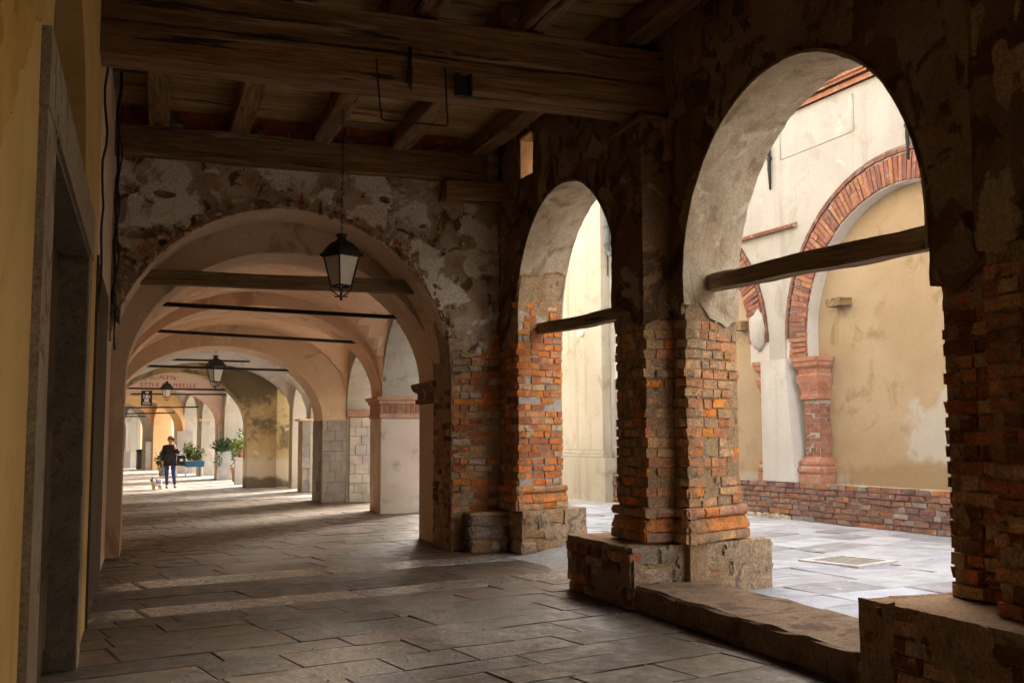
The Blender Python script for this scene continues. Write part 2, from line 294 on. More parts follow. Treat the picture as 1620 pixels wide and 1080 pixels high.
# ragged plaster coat: keeps cells where f(u,v) > 0, edges pulled onto the line f = 0
def plaster(name, parent, us, vs, f, mp, mat, th=0.02, disp=None, smooth=True, **kw):
    nu, nv = len(us), len(vs); du = abs(us[1]-us[0]); dv = abs(vs[1]-vs[0])
    fv = [[f(u, v) for v in vs] for u in us]
    keep = [[(fv[i][j]+fv[i+1][j]+fv[i][j+1]+fv[i+1][j+1]) > 0 for j in range(nv-1)] for i in range(nu-1)]
    V, F, idx, back = [], [], {}, {}
    def uvp(i, j):
        u, v = us[i], vs[j]; cells = [keep[a][b] for a in (i-1, i) for b in (j-1, j) if 0 <= a < nu-1 and 0 <= b < nv-1]
        if all(cells) and fv[i][j] > 0: return u, v
        e = 0.25*min(du, dv); f0 = fv[i][j]; gx = (f(u+e, v)-f0)/e; gy = (f(u, v+e)-f0)/e; g2 = gx*gx+gy*gy
        if g2 < 1e-6: return u, v
        sx, sy = -f0*gx/g2, -f0*gy/g2; m = 0.65*min(du, dv); l = math.hypot(sx, sy)
        if l > m: sx *= m/l; sy *= m/l
        return u+sx, v+sy
    def vid(i, j):
        if (i, j) not in idx:
            u, v = uvp(i, j); d = th + (disp(u, v) if disp else 0.0)
            idx[i, j] = len(V); V.append(mp(u, v, d)); back[i, j] = (u, v)
        return idx[i, j]
    bid = {}
    def vb(i, j):
        if (i, j) not in bid:
            vid(i, j); u, v = back[i, j]; bid[i, j] = len(V); V.append(mp(u, v, -0.004))
        return bid[i, j]
    for i in range(nu-1):
        for j in range(nv-1):
            if not keep[i][j]: continue
            F.append((vid(i, j), vid(i+1, j), vid(i+1, j+1), vid(i, j+1)))
            for (a, b, ci, cj) in (((i, j), (i+1, j), i, j-1), ((i+1, j), (i+1, j+1), i+1, j), ((i+1, j+1), (i, j+1), i, j+1), ((i, j+1), (i, j), i-1, j)):
                if not (0 <= ci < nu-1 and 0 <= cj < nv-1) or not keep[ci][cj]:
                    F.append((vid(*b), vid(*a), vb(*a), vb(*b)))
    me = pdmesh(name, V, F); o = mesh_obj(name, me, mat, parent, **kw)
    if smooth:
        for p in me.polygons: p.use_smooth = True
        me.set_sharp_from_angle(angle=R(50))
    return o
def frange(a, b, s):
    n = max(1, int(round((b-a)/s))); return [a+(b-a)*i/n for i in range(n+1)]

# bricks: a few shared meshes, placed one by one
BRICKS = {}
def brick_variants(L, H, D, tag_, n=5, bev=0.010, jit=0.005):
    key = (round(L, 3), round(H, 3), round(D, 3), tag_)
    if key not in BRICKS:
        BRICKS[key] = [rough_box_mesh('brick', L, D, H, bev*random.uniform(0.7, 1.6), jit, random.random()) for _ in range(n)]
    return BRICKS[key]
def put_piece(name, me, mat, parent, p, ang, color=None, tilt=(0, 0), scale=None):
    if not me.materials: me.materials.append(MATS[mat])
    o = bpy.data.objects.new(name, me); o.location = p; o.rotation_euler = (tilt[0], tilt[1], ang)
    if scale: o.scale = scale
    if color: o.color = rgba(color)
    return link(o, parent)
def vary(c, a, rnd): k = 1+rnd.uniform(-a, a); return tuple(max(0.005, x*k*(1+rnd.uniform(-a, a)*0.35)) for x in c)
def lay_bricks(parent, p0, p1, z0, z1, colf, course=0.098, bh=0.076, bl=0.28, depth=0.11, offf=None, corner=(0, 0), proud=0.009, seed=1, keep=None, mat='brick', jitter=0.008, mj=0.012, name='brick'):
    """face from p0 to p1 (plan), outward normal to the left of travel turned clockwise: n = (ty, -tx)"""
    rnd = random.Random(seed); p0, p1 = Vector(p0), Vector(p1); t = (p1-p0); Lw = t.length; t /= Lw; n = Vector((t.y, -t.x)); ang = math.atan2(t.y, t.x)
    nc = int((z1-z0)/course+0.01); cnt = 0
    for c in range(nc):
        zc = z0+course*(c+0.5); cj = rnd.uniform(-.005, .004)+.010*fbm(c*.35, seed); s = corner[0]*(depth if c % 2 else 0.0); end = Lw - corner[1]*(depth if c % 2 == 0 else 0.0)
        first = True
        while end-s > 0.05:
            l = rnd.choice((bl, bl, bl*0.5, bl*0.72, bl*0.95))
            if first and c % 2: l = bl*0.52
            first = False
            if end-s-l < bl*0.3: l = end-s
            if l > bl*1.15: l = (end-s)/2
            gap = 0.02; u = s+l/2; s += l
            if keep and not keep(u, zc): continue
            base = min((bl, bl*0.75, bl*0.5), key=lambda q: abs(q-(l-gap)))
            me = rnd.choice(brick_variants(base, bh, depth, mat, bev=0.016, jit=mj*0.5))
            o_ = offf(u, zc) if offf else 0.0
            if mat == 'brick' and parent.name.startswith(('brick_pier', 'transverse')):
                er = fbm(u*1.6+seed, zc*1.6, seed*.37)
                o_ -= max(0.0, er-0.15)*0.06 + (0.025 if rnd.random() < 0.05 else 0.0)
                if rnd.random() < 0.025: continue
                u += rnd.uniform(-.008, .008)
            q = p0 + t*u + n*(o_ + cj + proud*rnd.uniform(0.0, 1.6) - depth/2)
            put_piece(name, me, mat, parent, (q.x, q.y, zc+rnd.uniform(-.004, .004)), ang+rnd.uniform(-.02, .02), colf(u, zc, rnd), (rnd.uniform(-.025, .025), rnd.uniform(-.02, .02)), ((l-gap)/base, 1, rnd.uniform(0.92, 1.12)))
            cnt += 1
    return cnt
def lay_stones(parent, p0, p1, z0, z1, colf, rows, wl=(0.22, 0.5), depth=0.16, seed=1, mat='rubble', name='stone', proud=0.02):
    rnd = random.Random(seed); p0, p1 = Vector(p0), Vector(p1); t = (p1-p0); Lw = t.length; t /= Lw; n = Vector((t.y, -t.x)); ang = math.atan2(t.y, t.x)
    zz = z0; hs = [rnd.uniform(0.8, 1.2) for _ in range(rows)]; k = (z1-z0)/sum(hs)
    for r_ in range(rows):
        h = hs[r_]*k; s = 0.0
        while Lw-s > 0.04:
            l = rnd.uniform(*wl)
            if Lw-s-l < wl[0]*0.6: l = Lw-s
            hh = h*rnd.uniform(.82, 1.08); me = rough_box_mesh('stone', l-0.02, depth, hh-0.02, min(0.03, h*0.17), 0.016, rnd.random(), cuts=1)
            q = p0+t*(s+l/2)+n*(rnd.uniform(0, proud)-depth/2); s += l
            put_piece(name, me, mat, parent, (q.x, q.y, zz+h/2), ang+rnd.uniform(-.03, .03), colf(rnd), (rnd.uniform(-.04, .04), rnd.uniform(-.04, .04)))
        zz += h
def beam(name, p0, p1, w, h, mat='old_wood', parent=None, jit=0.012, segs=26, sag=0.0, seed=3, **kw):
    p0, p1 = Vector(p0), Vector(p1); t = p1-p0; L = t.length; rnd = random.Random(seed); bm = bmesh.new(); rings = []
    ch = min(w, h)*0.08
    prof = [(-w/2+ch, -h/2), (0, -h/2), (w/2-ch, -h/2), (w/2, -h/2+ch), (w/2, 0), (w/2, h/2-ch), (w/2-ch, h/2), (0, h/2), (-w/2+ch, h/2), (-w/2, h/2-ch), (-w/2, 0), (-w/2, -h/2+ch)]
    o1 = rnd.uniform(0, 99)
    for i in range(segs+1):
        x = L*i/segs; ring = []
        for k, (a, b) in enumerate(prof):
            dx = fbm(x*0.7+o1, k*0.7)*jit*0.8; dz = fbm(x*0.7, k*0.9+o1)*jit*0.8 - sag*math.sin(math.pi*i/segs)
            ring.append(bm.verts.new((x, a+dx+fbm(x*0.35+o1, 5)*jit, b+dz+fbm(x*0.4+o1, 9)*jit)))
        rings.append(ring)
    for a, b in zip(rings, rings[1:]):
        for k in range(12): bm.faces.new((a[k], a[(k+1) % 12], b[(k+1) % 12], b[k]))
    bm.faces.new(rings[0]); bm.faces.new(rings[-1])
    o = mesh_obj(name, bm, mat, None, **kw)
    o.location = p0; o.rotation_euler = t.to_track_quat('X', 'Z').to_euler()
    if parent: o.location = p0 - wloc(parent); o.parent = parent
    return o
def skin_body(name, V, E, rad, mat, parent, loc, root=0, sub=2, rot=0.0, **kw):
    me = bpy.data.meshes.new(name); me.from_pydata(V, E, []); me.update(); me.materials.append(MATS[mat])
    o = bpy.data.objects.new(name, me); o.location = loc; o.rotation_euler = (0, 0, rot); link(o, parent, **kw)
    o.modifiers.new('skin', 'SKIN')
    for i, sv in enumerate(me.skin_vertices[0].data):
        r_ = rad[i]; sv.radius = r_ if isinstance(r_, tuple) else (r_, r_); sv.use_root = (i == root)
    if sub: s = o.modifiers.new('sub', 'SUBSURF'); s.levels = sub; s.render_levels = sub
    o.modifiers['skin'].use_smooth_shade = True
    return o

# ================================================================== SETTING
SK = 0.33                       # the arcade reveals splay along the street by this much per metre
XW, TW = 5.0, 0.85              # inner face of the arcade wall, its thickness
# ---- ground
bm = bmesh.new(); box(bm, -400, 400, -400, 400, -0.6, -0.06)
mesh_obj('ground', bm, 'joint_dirt', kind='structure')
# ---- arcade floor with slabs
bm = bmesh.new(); box(bm, -9, 5.75, -9, 78, -0.3, -0.015)
floor = mesh_obj('arcade_floor', bm, 'joint_dirt', kind='structure')
ROWA = R(12.1); e1 = Vector((math.cos(ROWA), math.sin(ROWA))); e2 = Vector((-math.sin(ROWA), math.cos(ROWA)))
SLABS = [rough_box_mesh('paving_slab', 1.0, 0.5, 0.06, 0.006, 0.005, i+50, cuts=2) for i in range(12)]
for me in SLABS: me.materials.append(MATS['slab'])
SMOOTH = []
for i in range(5):
    me = rough_box_mesh('paving_slab', 1.0, 0.5, 0.06, 0.014, 0.004, i+90, cuts=2); me.materials.append(MATS['smooth_slab']); SMOOTH.append(me)
rows = []; v = 1.2; rr = random.Random(21)
while v < 62:
    if abs(v-9.90) < 1e-6: rows.append((9.90, 10.45, True)); v = 10.45; continue
    if abs(v-11.75) < 1e-6: rows.append((11.75, 12.40, True)); v = 12.40; continue
    w = rr.uniform(0.36, 0.66)
    for stop in (9.90, 11.75):
        if v < stop < v+w+0.25:
            w = stop-v
    rows.append((v, v+w, False)); v = v+w
far_bm = bmesh.new(); n_sl = 0
for (va, vb, smooth_) in rows:
    u = -0.9 + 0.2096*va*1.0 + rr.uniform(-0.9, 0)
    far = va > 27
    while True:
        l = rr.uniform(1.5, 2.3) if smooth_ else rr.uniform(0.45, 1.5)
        c = e1*(u+l/2)+e2*((va+vb)/2); u += l
        lim = 4.9 if c.y < 34 else 4.0
        if c.x - l/2 > lim + 0.6: break
        if c.x+l/2 < -0.55 and c.y < 26: continue
        col_ = vary((0.29, 0.265, 0.24), 0.10, rr) if smooth_ else vary(rr.choice(((0.112, 0.077, 0.050), (0.096, 0.069, 0.047), (0.128, 0.091, 0.062), (0.086, 0.065, 0.048), (0.118, 0.092, 0.074))), 0.14, rr)
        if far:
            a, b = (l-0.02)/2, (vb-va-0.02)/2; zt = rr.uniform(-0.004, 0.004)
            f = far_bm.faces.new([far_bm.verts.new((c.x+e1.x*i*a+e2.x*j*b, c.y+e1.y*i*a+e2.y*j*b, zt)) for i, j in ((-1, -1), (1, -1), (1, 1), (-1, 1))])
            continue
        me = rr.choice(SMOOTH if smooth_ else SLABS)
        o = bpy.data.objects.new('paving_slab', me); o.location = (c.x, c.y, -0.03+rr.uniform(-0.0025, 0.0025)); o.scale = ((l-0.010)/1.0, (vb-va-0.010)/0.5, 1)
        o.rotation_euler = (rr.uniform(-.004, .004), rr.uniform(-.003, .003), ROWA+rr.uniform(-.005, .005)); o.color = rgba(col_)
        link(o, floor); n_sl += 1
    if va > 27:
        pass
fo = mesh_obj('far_paving_slabs', far_bm, 'slab', floor, kind='stuff'); fo.color = (0.36, 0.33, 0.31, 1)  # paler tint than the near slabs puts the far floor's strong light into colour
# ---- street
bm = bmesh.new()
left = [(5.72, -30), (5.75, 26), (5.5, 34), (4.15, 36), (3.9, 43), (3.4, 48), (2.7, 52), (1.4, 58), (-.3, 63), (-5, 69), (-30, 85)]
right = [(14.5, -30), (14.5, 26), (30, 34), (30, 60), (20, 80), (1, 94), (-20, 105)]
top = [bm.verts.new((x, y, 0.065)) for x, y in left] + [bm.verts.new((x, y, 0.065)) for x, y in reversed(right)]
bm.faces.new(top); r_ = bmesh.ops.extrude_face_region(bm, geom=bm.faces[:])
for v_ in r_['geom']:
    if isinstance(v_, bmesh.types.BMVert): v_.co.z = -0.05
street = mesh_obj('street', bm, 'street_dirt', kind='structure')
SSL = [rough_box_mesh('street_slab', 1.0, 0.5, 0.06, 0.010, 0.005, i+150, cuts=1) for i in range(8)]
for me in SSL: me.materials.append(MATS['street_slab'])
for side in (0, 1):
    an = R(8) if side == 0 else R(23); a1 = Vector((math.cos(an), math.sin(an))); a2 = Vector((-math.sin(an), math.cos(an)))
    org = Vector((8.42, 3.0)); vv = -2.5
    while vv < 17.5:
        w = rr.uniform(0.5, 0.75); s = 0.0; far_end = 3.3 if side else 2.75
        while s < far_end:
            l = min(rr.uniform(0.7, 1.6), far_end-s+0.05)
            if l < 0.25: break
            d = (s+l/2+0.02)*(1 if side else -1); s += l
            c = org + a1*d + a2*(vv+w/2); 
            # keep the joint in the middle straight: shear rows onto x = 8.42
            c = Vector((8.42 + d*math.cos(an), 3.0 + vv + w/2 + d*math.sin(an)))
            o = bpy.data.objects.new('street_slab', rr.choice(SSL)); o.location = (c.x, c.y, 0.07+rr.uniform(-.004, .004)); o.scale = ((l-0.012), (w-0.014)/0.5, 1)
            o.rotation_euler = (rr.uniform(-.006, .006), rr.uniform(-.006, .006), an); o.color = rgba(vary(rr.choice(((0.42, 0.435, 0.50), (0.38, 0.395, 0.445), (0.455, 0.475, 0.545), (0.30, 0.305, 0.33))), 0.08, rr))
            if c.x > 5.75: link(o, street)
        vv += w
# drain grate in the street
g = empty('drain_grate', (8.15, 10.45, 0.1), 'small square stone-edged drain grate with parallel bars set in the street', 'drain grate')
bm = bmesh.new()
for (x0, x1, y0, y1) in ((-.42, .42, -.42, -.33), (-.42, .42, .33, .42), (-.42, -.33, -.33, .33), (.33, .42, -.33, .33)): box(bm, x0, x1, y0, y1, -0.03, 0.022)
o = mesh_obj('frame', bm, 'street_slab', g, loc=(8.15, 10.45, 0.1)); o.color = (0.62, 0.6, 0.6, 1); o.rotation_euler.z = R(18)
bm = bmesh.new(); box(bm, -.33, .33, -.33, .33, -0.03, 0.004); o = mesh_obj('pit', bm, 'black_iron', g, loc=(8.15, 10.45, 0.1)); o.rotation_euler.z = R(18)
for k in range(6):
    bm = bmesh.new(); box(bm, -.045 + (-.27+k*.108), .018 + (-.27+k*.108), -.328, .328, 0.005, 0.016); o = mesh_obj('bar', bm, 'concrete', g, loc=(8.15, 10.45, 0.1)); o.rotation_euler.z = R(18)

# ================================================================== ARCADE WALL (street side)
FL = 0.13                       # the openings widen towards the street
SKN, SKF = SK+FL, SK-FL
def mpA(u, d, z):
    c = min((7.10, 11.9, 2.25, -2.6), key=lambda q: abs(q-u)); du = u-c
    k = max(-1.0, min(1.0, du/1.7)); return (XW+d, u+(SK+FL*k)*d, z+(FL*d if z > 4.6 else FL*d*max(0, (z-3.1)/1.5)))
ARCH2 = (7.10, 1.68, 3.14); ARCH1 = (11.9, 1.70, 3.22); ARCH0 = (2.25, 1.68, 3.14); ARCHM = (-2.6, 1.68, 3.14)
ZT = 6.35
aw = empty('arcade_wall', (5.4, 9.4, 2.9), 'dark old plaster arcade wall with tall round arches open to the street', 'wall')
bm = bmesh.new()
arcs = [(uc, h, zs, h) for (uc, h, zs) in (ARCH0, ARCH2, ARCH1)]
arch_wall(bm, -8, 15.3, 2.86, 10.5, 0.012, TW-0.012, mpA, arcs, holes=[(12.9, 13.42, 5.32, 5.92)])
mesh_obj('masonry', bm, 'mortar', aw)
bm = bmesh.new(); bm.faces.new([bm.verts.new(mpA(13.41, d, z)) for d, z in ((0, 5.33), (TW, 5.33), (TW, 5.91), (0, 5.91))]); mesh_obj('opening_reveal', bm, 'beige_plaster', aw)  # only the far jamb is paler: daylight on it put into its colour
def arch_sd(u, v):
    best = 9.0
    for (uc, h, zs) in (ARCH0, ARCH2, ARCH1):
        d = math.hypot(u-uc, v-zs)-h if v > zs else abs(u-uc)-h
        best = min(best, d)
    return best
def f_inner(u, v):
    f = arch_sd(u, v) + 0.012*fbm(u*3, v*3, 3)
    zb = 2.86
    if u > 10.1: zb = 3.0
    if 13.3 < u: zb = 3.1 + 0.5*sstep(14.3, 13.6, u)
    if u < 5.6: zb = 2.72
    f = min(f, v - zb - 0.22*fbm(u*1.7, v*1.7, 8) - 0.05*fbm(u*7, v*7, 1))
    if 12.7 < u < 13.6 and 5.2 < v < 6.05: f = min(f, max(abs(u-13.16)-0.27, abs(v-5.62)-0.31) + 0.02*fbm(u*9, v*9))
    if 8.2 < u < 9.0 and v > 5.0: f = min(f, max(abs(u-8.6)-0.3, 5.2-v) + 0.02*fbm(u*6, v*6))
    return f
def d_inner(u, v): return 0.030*fbm(u*0.9, v*0.9, 2) + 0.010*fbm(u*4, v*4, 7)
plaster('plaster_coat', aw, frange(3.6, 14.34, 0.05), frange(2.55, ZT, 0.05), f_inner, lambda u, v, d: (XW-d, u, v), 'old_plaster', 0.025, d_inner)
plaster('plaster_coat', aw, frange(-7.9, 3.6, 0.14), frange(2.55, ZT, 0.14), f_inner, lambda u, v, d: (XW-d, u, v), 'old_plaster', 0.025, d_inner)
def f_second(u, v):
    f = f_inner(u, v)-.05
    return min(f, 0.16*fbm(u*.9+3, v*.9, 41)+.06*fbm(u*3.1, v*3.1, 43)+.03*fbm(u*9, v*9, 47)+.035+.16*sstep(6.0, 4.6, u)*sstep(2.8, 3.6, v)-.05)
plaster('second_coat', aw, frange(3.6, 14.3, 0.055), frange(2.7, ZT, 0.055), f_second, lambda u, v, d: (XW-.022-d, u, v), 'worn_coat', 0.018, d_inner)
# plaster on the reveals: u runs up the far jamb, over the arch and down the near jamb
def reveal(arch, low, low2, parent, mat='reveal_plaster', seedz=0.0, step=0.055):
    uc, h, zs = arch; Lc = math.pi*h
    def mp(u, v, d):
        if u < 0: y, z, ny, nz_ = uc+h, zs+u, -1, 0
        elif u > Lc: y, z, ny, nz_ = uc-h, zs-(u-Lc), 1, 0
        else:
            a = u/h; y, z = uc+h*math.cos(a), zs+h*math.sin(a); ny, nz_ = -math.cos(a), -math.sin(a)
        d -= FL*v; return (XW+v, y+ny*d+SK*v, z+nz_*d)
    def f(u, v):
        lo = low + 0.05*math.sin(v*4+seedz) + 0.12*fbm(v*3, seedz, u*0.6)
        q = min(u-lo, low2-u)
        return min(q, 0.86+0.03*fbm(u*5, seedz)-v, v+0.03)
    plaster('reveal_plaster', parent, frange(low-0.35, low2+0.2, step), frange(-0.03, 0.87, 0.06), f, mp, mat, 0.022, lambda u, v: 0.012*fbm(u*1.6, v*2, seedz)+0.005*fbm(u*6, v*6, 4))
L2 = math.pi*ARCH2[1]; L1 = math.pi*ARCH1[1]
reveal(ARCH2, -0.28, L2+0.25, aw, seedz=1.0)
reveal(ARCH1, 0.78, L1+0.2, aw, seedz=5.0)
reveal(ARCH0, -0.2, L2+0.2, aw, seedz=9.0, step=0.12)
# outer face of the building above the arches and its unseen storey and roof, raised to dim the house opposite
bm = bmesh.new()
arch_wall(bm, -8, 15.3, 2.92, 11.0, TW, TW+0.03, mpA, [(a, b, c, b) for (a, b, c, e) in arcs], holes=[(12.9, 13.42, 5.32, 5.92)])
mesh_obj('street_face', bm, 'cream_plaster', aw)
bm = bmesh.new(); box(bm, -6, 6.2, -9, 15.6, 10.7, 11.0)
mesh_obj('upper_storey', bm, 'cream_plaster', aw)
# exposed voussoirs and reveal bricks of the farther arch, above the springing
rnd = random.Random(5)
OR = (0.58, 0.205, 0.055); RD = (0.40, 0.145, 0.07); PK = (0.50, 0.255, 0.13); TN = (0.50, 0.32, 0.18); DK = (0.22, 0.085, 0.04); GY = (0.41, 0.295, 0.19)
def pick(rnd, table):
    x = rnd.random()*sum(w for w, c in table)
    for w, c in table:
        x -= w
        if x <= 0: return vary(c, 0.16, rnd)
    return vary(table[-1][1], 0.16, rnd)

# ================================================================== BRICK PIERS
MOULD = {}
def moulded_mesh(kind, L, i):
    key = (kind, L, i)
    if key not in MOULD:
        prof = {'torus': [(0, 0), (.03, .006), (.048, .025), (.054, .05), (.048, .075), (.03, .094), (0, .10)], 'slope': [(0, 0), (.062, .004), (.066, .03), (.05, .06), (.025, .10), (.012, .125), (0, .13)], 'foot': [(0, 0), (.05, .004), (.058, .02), (.058, .085), (.05, .1), (0, .104)]}[kind]
        rnd = random.Random(hash((L, i)) % 999); bm = bmesh.new(); rings = []
        for k in range(4):
            x = -L/2+L*k/3; rings.append([bm.verts.new((x, -d+rnd.uniform(-.006, .006), z+rnd.uniform(-.004, .004))) for d, z in [(-.06, 0)]+prof+[(-.06, prof[-1][1])]])
        for a, b in zip(rings, rings[1:]):
            for k in range(len(a)-1): bm.faces.new((a[k], a[k+1], b[k+1], b[k]))
        bm.faces.new(rings[0]); bm.faces.new(rings[-1]); bmesh.ops.recalc_face_normals(bm, faces=bm.faces[:])
        me = bpy.data.meshes.new('moulded_brick'); bm.to_mesh(me); bm.free()
        for p in me.polygons: p.use_smooth = True
        me.set_sharp_from_angle(angle=R(45)); MOULD[key] = me
    return MOULD[key]
def lay_moulding(parent, p0, p1, seed, ext=(0, 0)):
    rnd = random.Random(seed); p0, p1 = Vector(p0), Vector(p1); t = (p1-p0).normalized(); p0 = p0-t*ext[0]; p1 = p1+t*ext[1]; L = (p1-p0).length; ang = math.atan2(t.y, t.x)
    for kind, z0, tb in (('foot', .60, ((3, (0.42, 0.26, 0.17)), (2, TN), (1, OR))), ('slope', .705, ((3, (0.56, 0.215, 0.07)), (2, (0.46, 0.26, 0.15)))), ('torus', .84, ((3, (0.56, 0.22, 0.075)), (2, (0.44, 0.25, 0.15)), (1, TN)))):
        n = max(1, round(L/.27)); cuts = [0]+[(k+rnd.uniform(-.15, .15))/n*L for k in range(1, n)]+[L]
        for a, b in zip(cuts, cuts[1:]):
            if rnd.random() < .10 and kind == 'torus': continue
            q = p0+t*((a+b)/2); me = moulded_mesh(kind, .26, rnd.randrange(4))
            put_piece('moulded_brick', me, 'brick', parent, (q.x, q.y, z0), ang+rnd.uniform(-.015, .015), pick(rnd, tb), (0, 0), ((b-a-.006)/.26, rnd.uniform(.8, 1.1), 1))
def moulding(z):               # courses of the moulded base stand proud
    return 0.0
def pier(y_near, y_far, pil, label, tab, top_far, top_in, seed, faces, plinth, mort='mortar', i_=0.013):
    """main block between y_near and y_far on the wall's inner face; pil = (y0, y1) of the pilaster or None"""
    base = Vector((5.3, (y_near+y_far)/2+0.1, 0)); t = empty('brick_pier', base, label, 'pier', 'old brick piers of the near arcade')
    bm = bmesh.new()
    P = [(XW+i_, y_near+i_), (XW+TW-i_, y_near+SKN*TW+i_), (XW+TW-i_, y_far+SKF*TW-i_), (XW+i_, y_far-i_)]
    lo = [bm.verts.new((x, y, 0.0)) for x, y in P]; hi = [bm.verts.new((x, y, 4.3 if top_far > 3.2 else 2.95)) for x, y in P]
    bm.faces.new(lo[::-1]); bm.faces.new(hi)
    for k in range(4): bm.faces.new((lo[k], lo[(k+1) % 4], hi[(k+1) % 4], hi[k]))
    if pil: box(bm, 4.68+i_, XW+0.1, pil[0]+i_, pil[1]-i_, 0, 4.86)
    mesh_obj('core', bm, mort, t)
    cf = lambda u, z, r: pick(r, tab(z))
    off = lambda u, z: moulding(z)
    if 'jamb' in faces:        # reveal that looks back down the arcade
        lay_bricks(t, (XW, y_near), (XW+TW, y_near+SKN*TW), 0.945, top_far, cf, offf=off, seed=seed, mj=0.014, corner=(1, 0))
    if 'in' in faces:
        ye = pil[0] if pil else y_far
        lay_bricks(t, (XW, ye), (XW, y_near), 0.945, top_in, cf, offf=off, seed=seed+1, corner=(0, 1))
        if pil and faces['in'] > 1: lay_bricks(t, (XW, y_far), (XW, pil[1]), 0.60, top_in, cf, offf=off, seed=seed+2)
    if pil and 'pil' in faces:
        lay_bricks(t, (4.68, pil[1]), (4.68, pil[0]), 0.945, top_in, cf, offf=off, seed=seed+3, corner=(0, 1))
        lay_bricks(t, (4.68, pil[0]), (XW, pil[0]), 0.945, top_in, cf, offf=off, seed=seed+4, corner=(1, 0))
    if 'back' in faces:
        lay_bricks(t, (XW+TW, y_far+SKF*TW), (XW, y_far), 0.60, top_far, cf, offf=off, seed=seed+6, mj=0.02, proud=0.008)
    return t
def tab1(z):
    if z < 0.99 and z > 0.70: return ((5, (0.60, 0.21, 0.06)), (1, TN))
    return ((4, PK), (4, TN), (1.5, (0.66, 0.25, 0.06)), (1.8, (0.46, 0.21, 0.115)), (2, GY))
p1 = pier(8.78, 10.2, (9.02, 9.70), 'middle brick pier with pilaster and grey stone plinth at the end of the step', tab1, 2.86, 2.86, 100, {'jamb': 1, 'in': 1, 'pil': 1}, True)
lay_moulding(p1, (XW, 8.78), (XW+TW, 8.78+SKN*TW), 611, (.05, .05)); lay_moulding(p1, (XW, 9.02), (XW, 8.78), 612, (0, .05))
lay_moulding(p1, (4.68, 9.70), (4.68, 9.02), 613, (.05, .05)); lay_moulding(p1, (4.68, 9.02), (XW, 9.02), 614, (.05, 0))
def tab2(z):
    if z < 0.99 and z > 0.70: return ((5, (0.55, 0.2, 0.07)), (1, RD))
    return ((6, OR), (4, RD), (1.5, (0.50, 0.24, 0.12)), (1.6, TN), (.6, (0.52, 0.42, 0.32)))
p2 = pier(13.57, 15.3, None, 'farther brick pier of bare orange bricks beside the transverse arch', tab2, 4.02, 3.0, 200, {'jamb': 1, 'in': 0}, True, 'pale_mortar', 0.020)
lay_bricks(p2, (XW, 14.3), (XW, 13.57), 0.945, 2.95, lambda u, z, r: pick(r, tab2(z)), offf=lambda u, z: moulding(z), seed=207, corner=(0, 1))
lay_moulding(p2, (XW, 13.57), (XW+TW, 13.57+SKN*TW), 621, (.05, .05)); lay_moulding(p2, (XW, 14.3), (XW, 13.57), 622, (0, .05))
def tab0(z): return ((4, RD), (3, DK), (2, TN), (1, PK))
p0 = pier(3.95, 5.36, (3.95, 4.66), 'nearest brick pier with jagged worn edge at the right of the picture', tab0, 2.80, 2.75, 300, {'back': 1}, True)
lay_bricks(p0, (XW, 5.33), (XW, 4.66), 0.60, 2.75, lambda u, z, r: pick(r, tab0(z)), seed=303, corner=(1, 0), proud=0.012, mj=0.016, offf=lambda u, z: 0.04 if z < 0.9 else 0)
lay_bricks(p0, (4.68, 4.66), (4.68, 3.95), 0.60, 2.75, lambda u, z, r: pick(r, tab0(z)), seed=304, corner=(1, 0), proud=0.012, mj=0.016, offf=lambda u, z: 0.05 if z < 0.9 else 0)
lay_bricks(p0, (XW, 4.66), (4.68, 4.66), 0.60, 2.75, lambda u, z, r: pick(r, tab0(z)), seed=305, proud=0.02)
lay_bricks(p0, (4.68, 3.95), (XW, 3.95), 0.62, 2.75, lambda u, z, r: pick(r, tab0(z)), seed=306)
lay_bricks(p0, (XW, 3.95), (XW+TW, 3.95+SKN*TW), 0.62, 2.80, lambda u, z, r: pick(r, tab0(z)), seed=307)
pm = pier(-0.95, 0.5, None, 'brick pier behind the viewpoint', tab0, 2.8, 2.8, 400, {}, True)
bpy.data.objects.remove(pm.children[0]); bpy.data.objects.remove(pm)
bm = bmesh.new(); box(bm, XW+.01, XW+TW-.01, -0.9, 0.6, 0, 2.9); box(bm, XW+.01, XW+TW-.01, -8.3, -0.91, 0, 2.9)
mesh_obj('rear_pier_light_block', bm, 'mortar', aw)  # rear pier, plus the last arch filled in to cut light entering the arcade
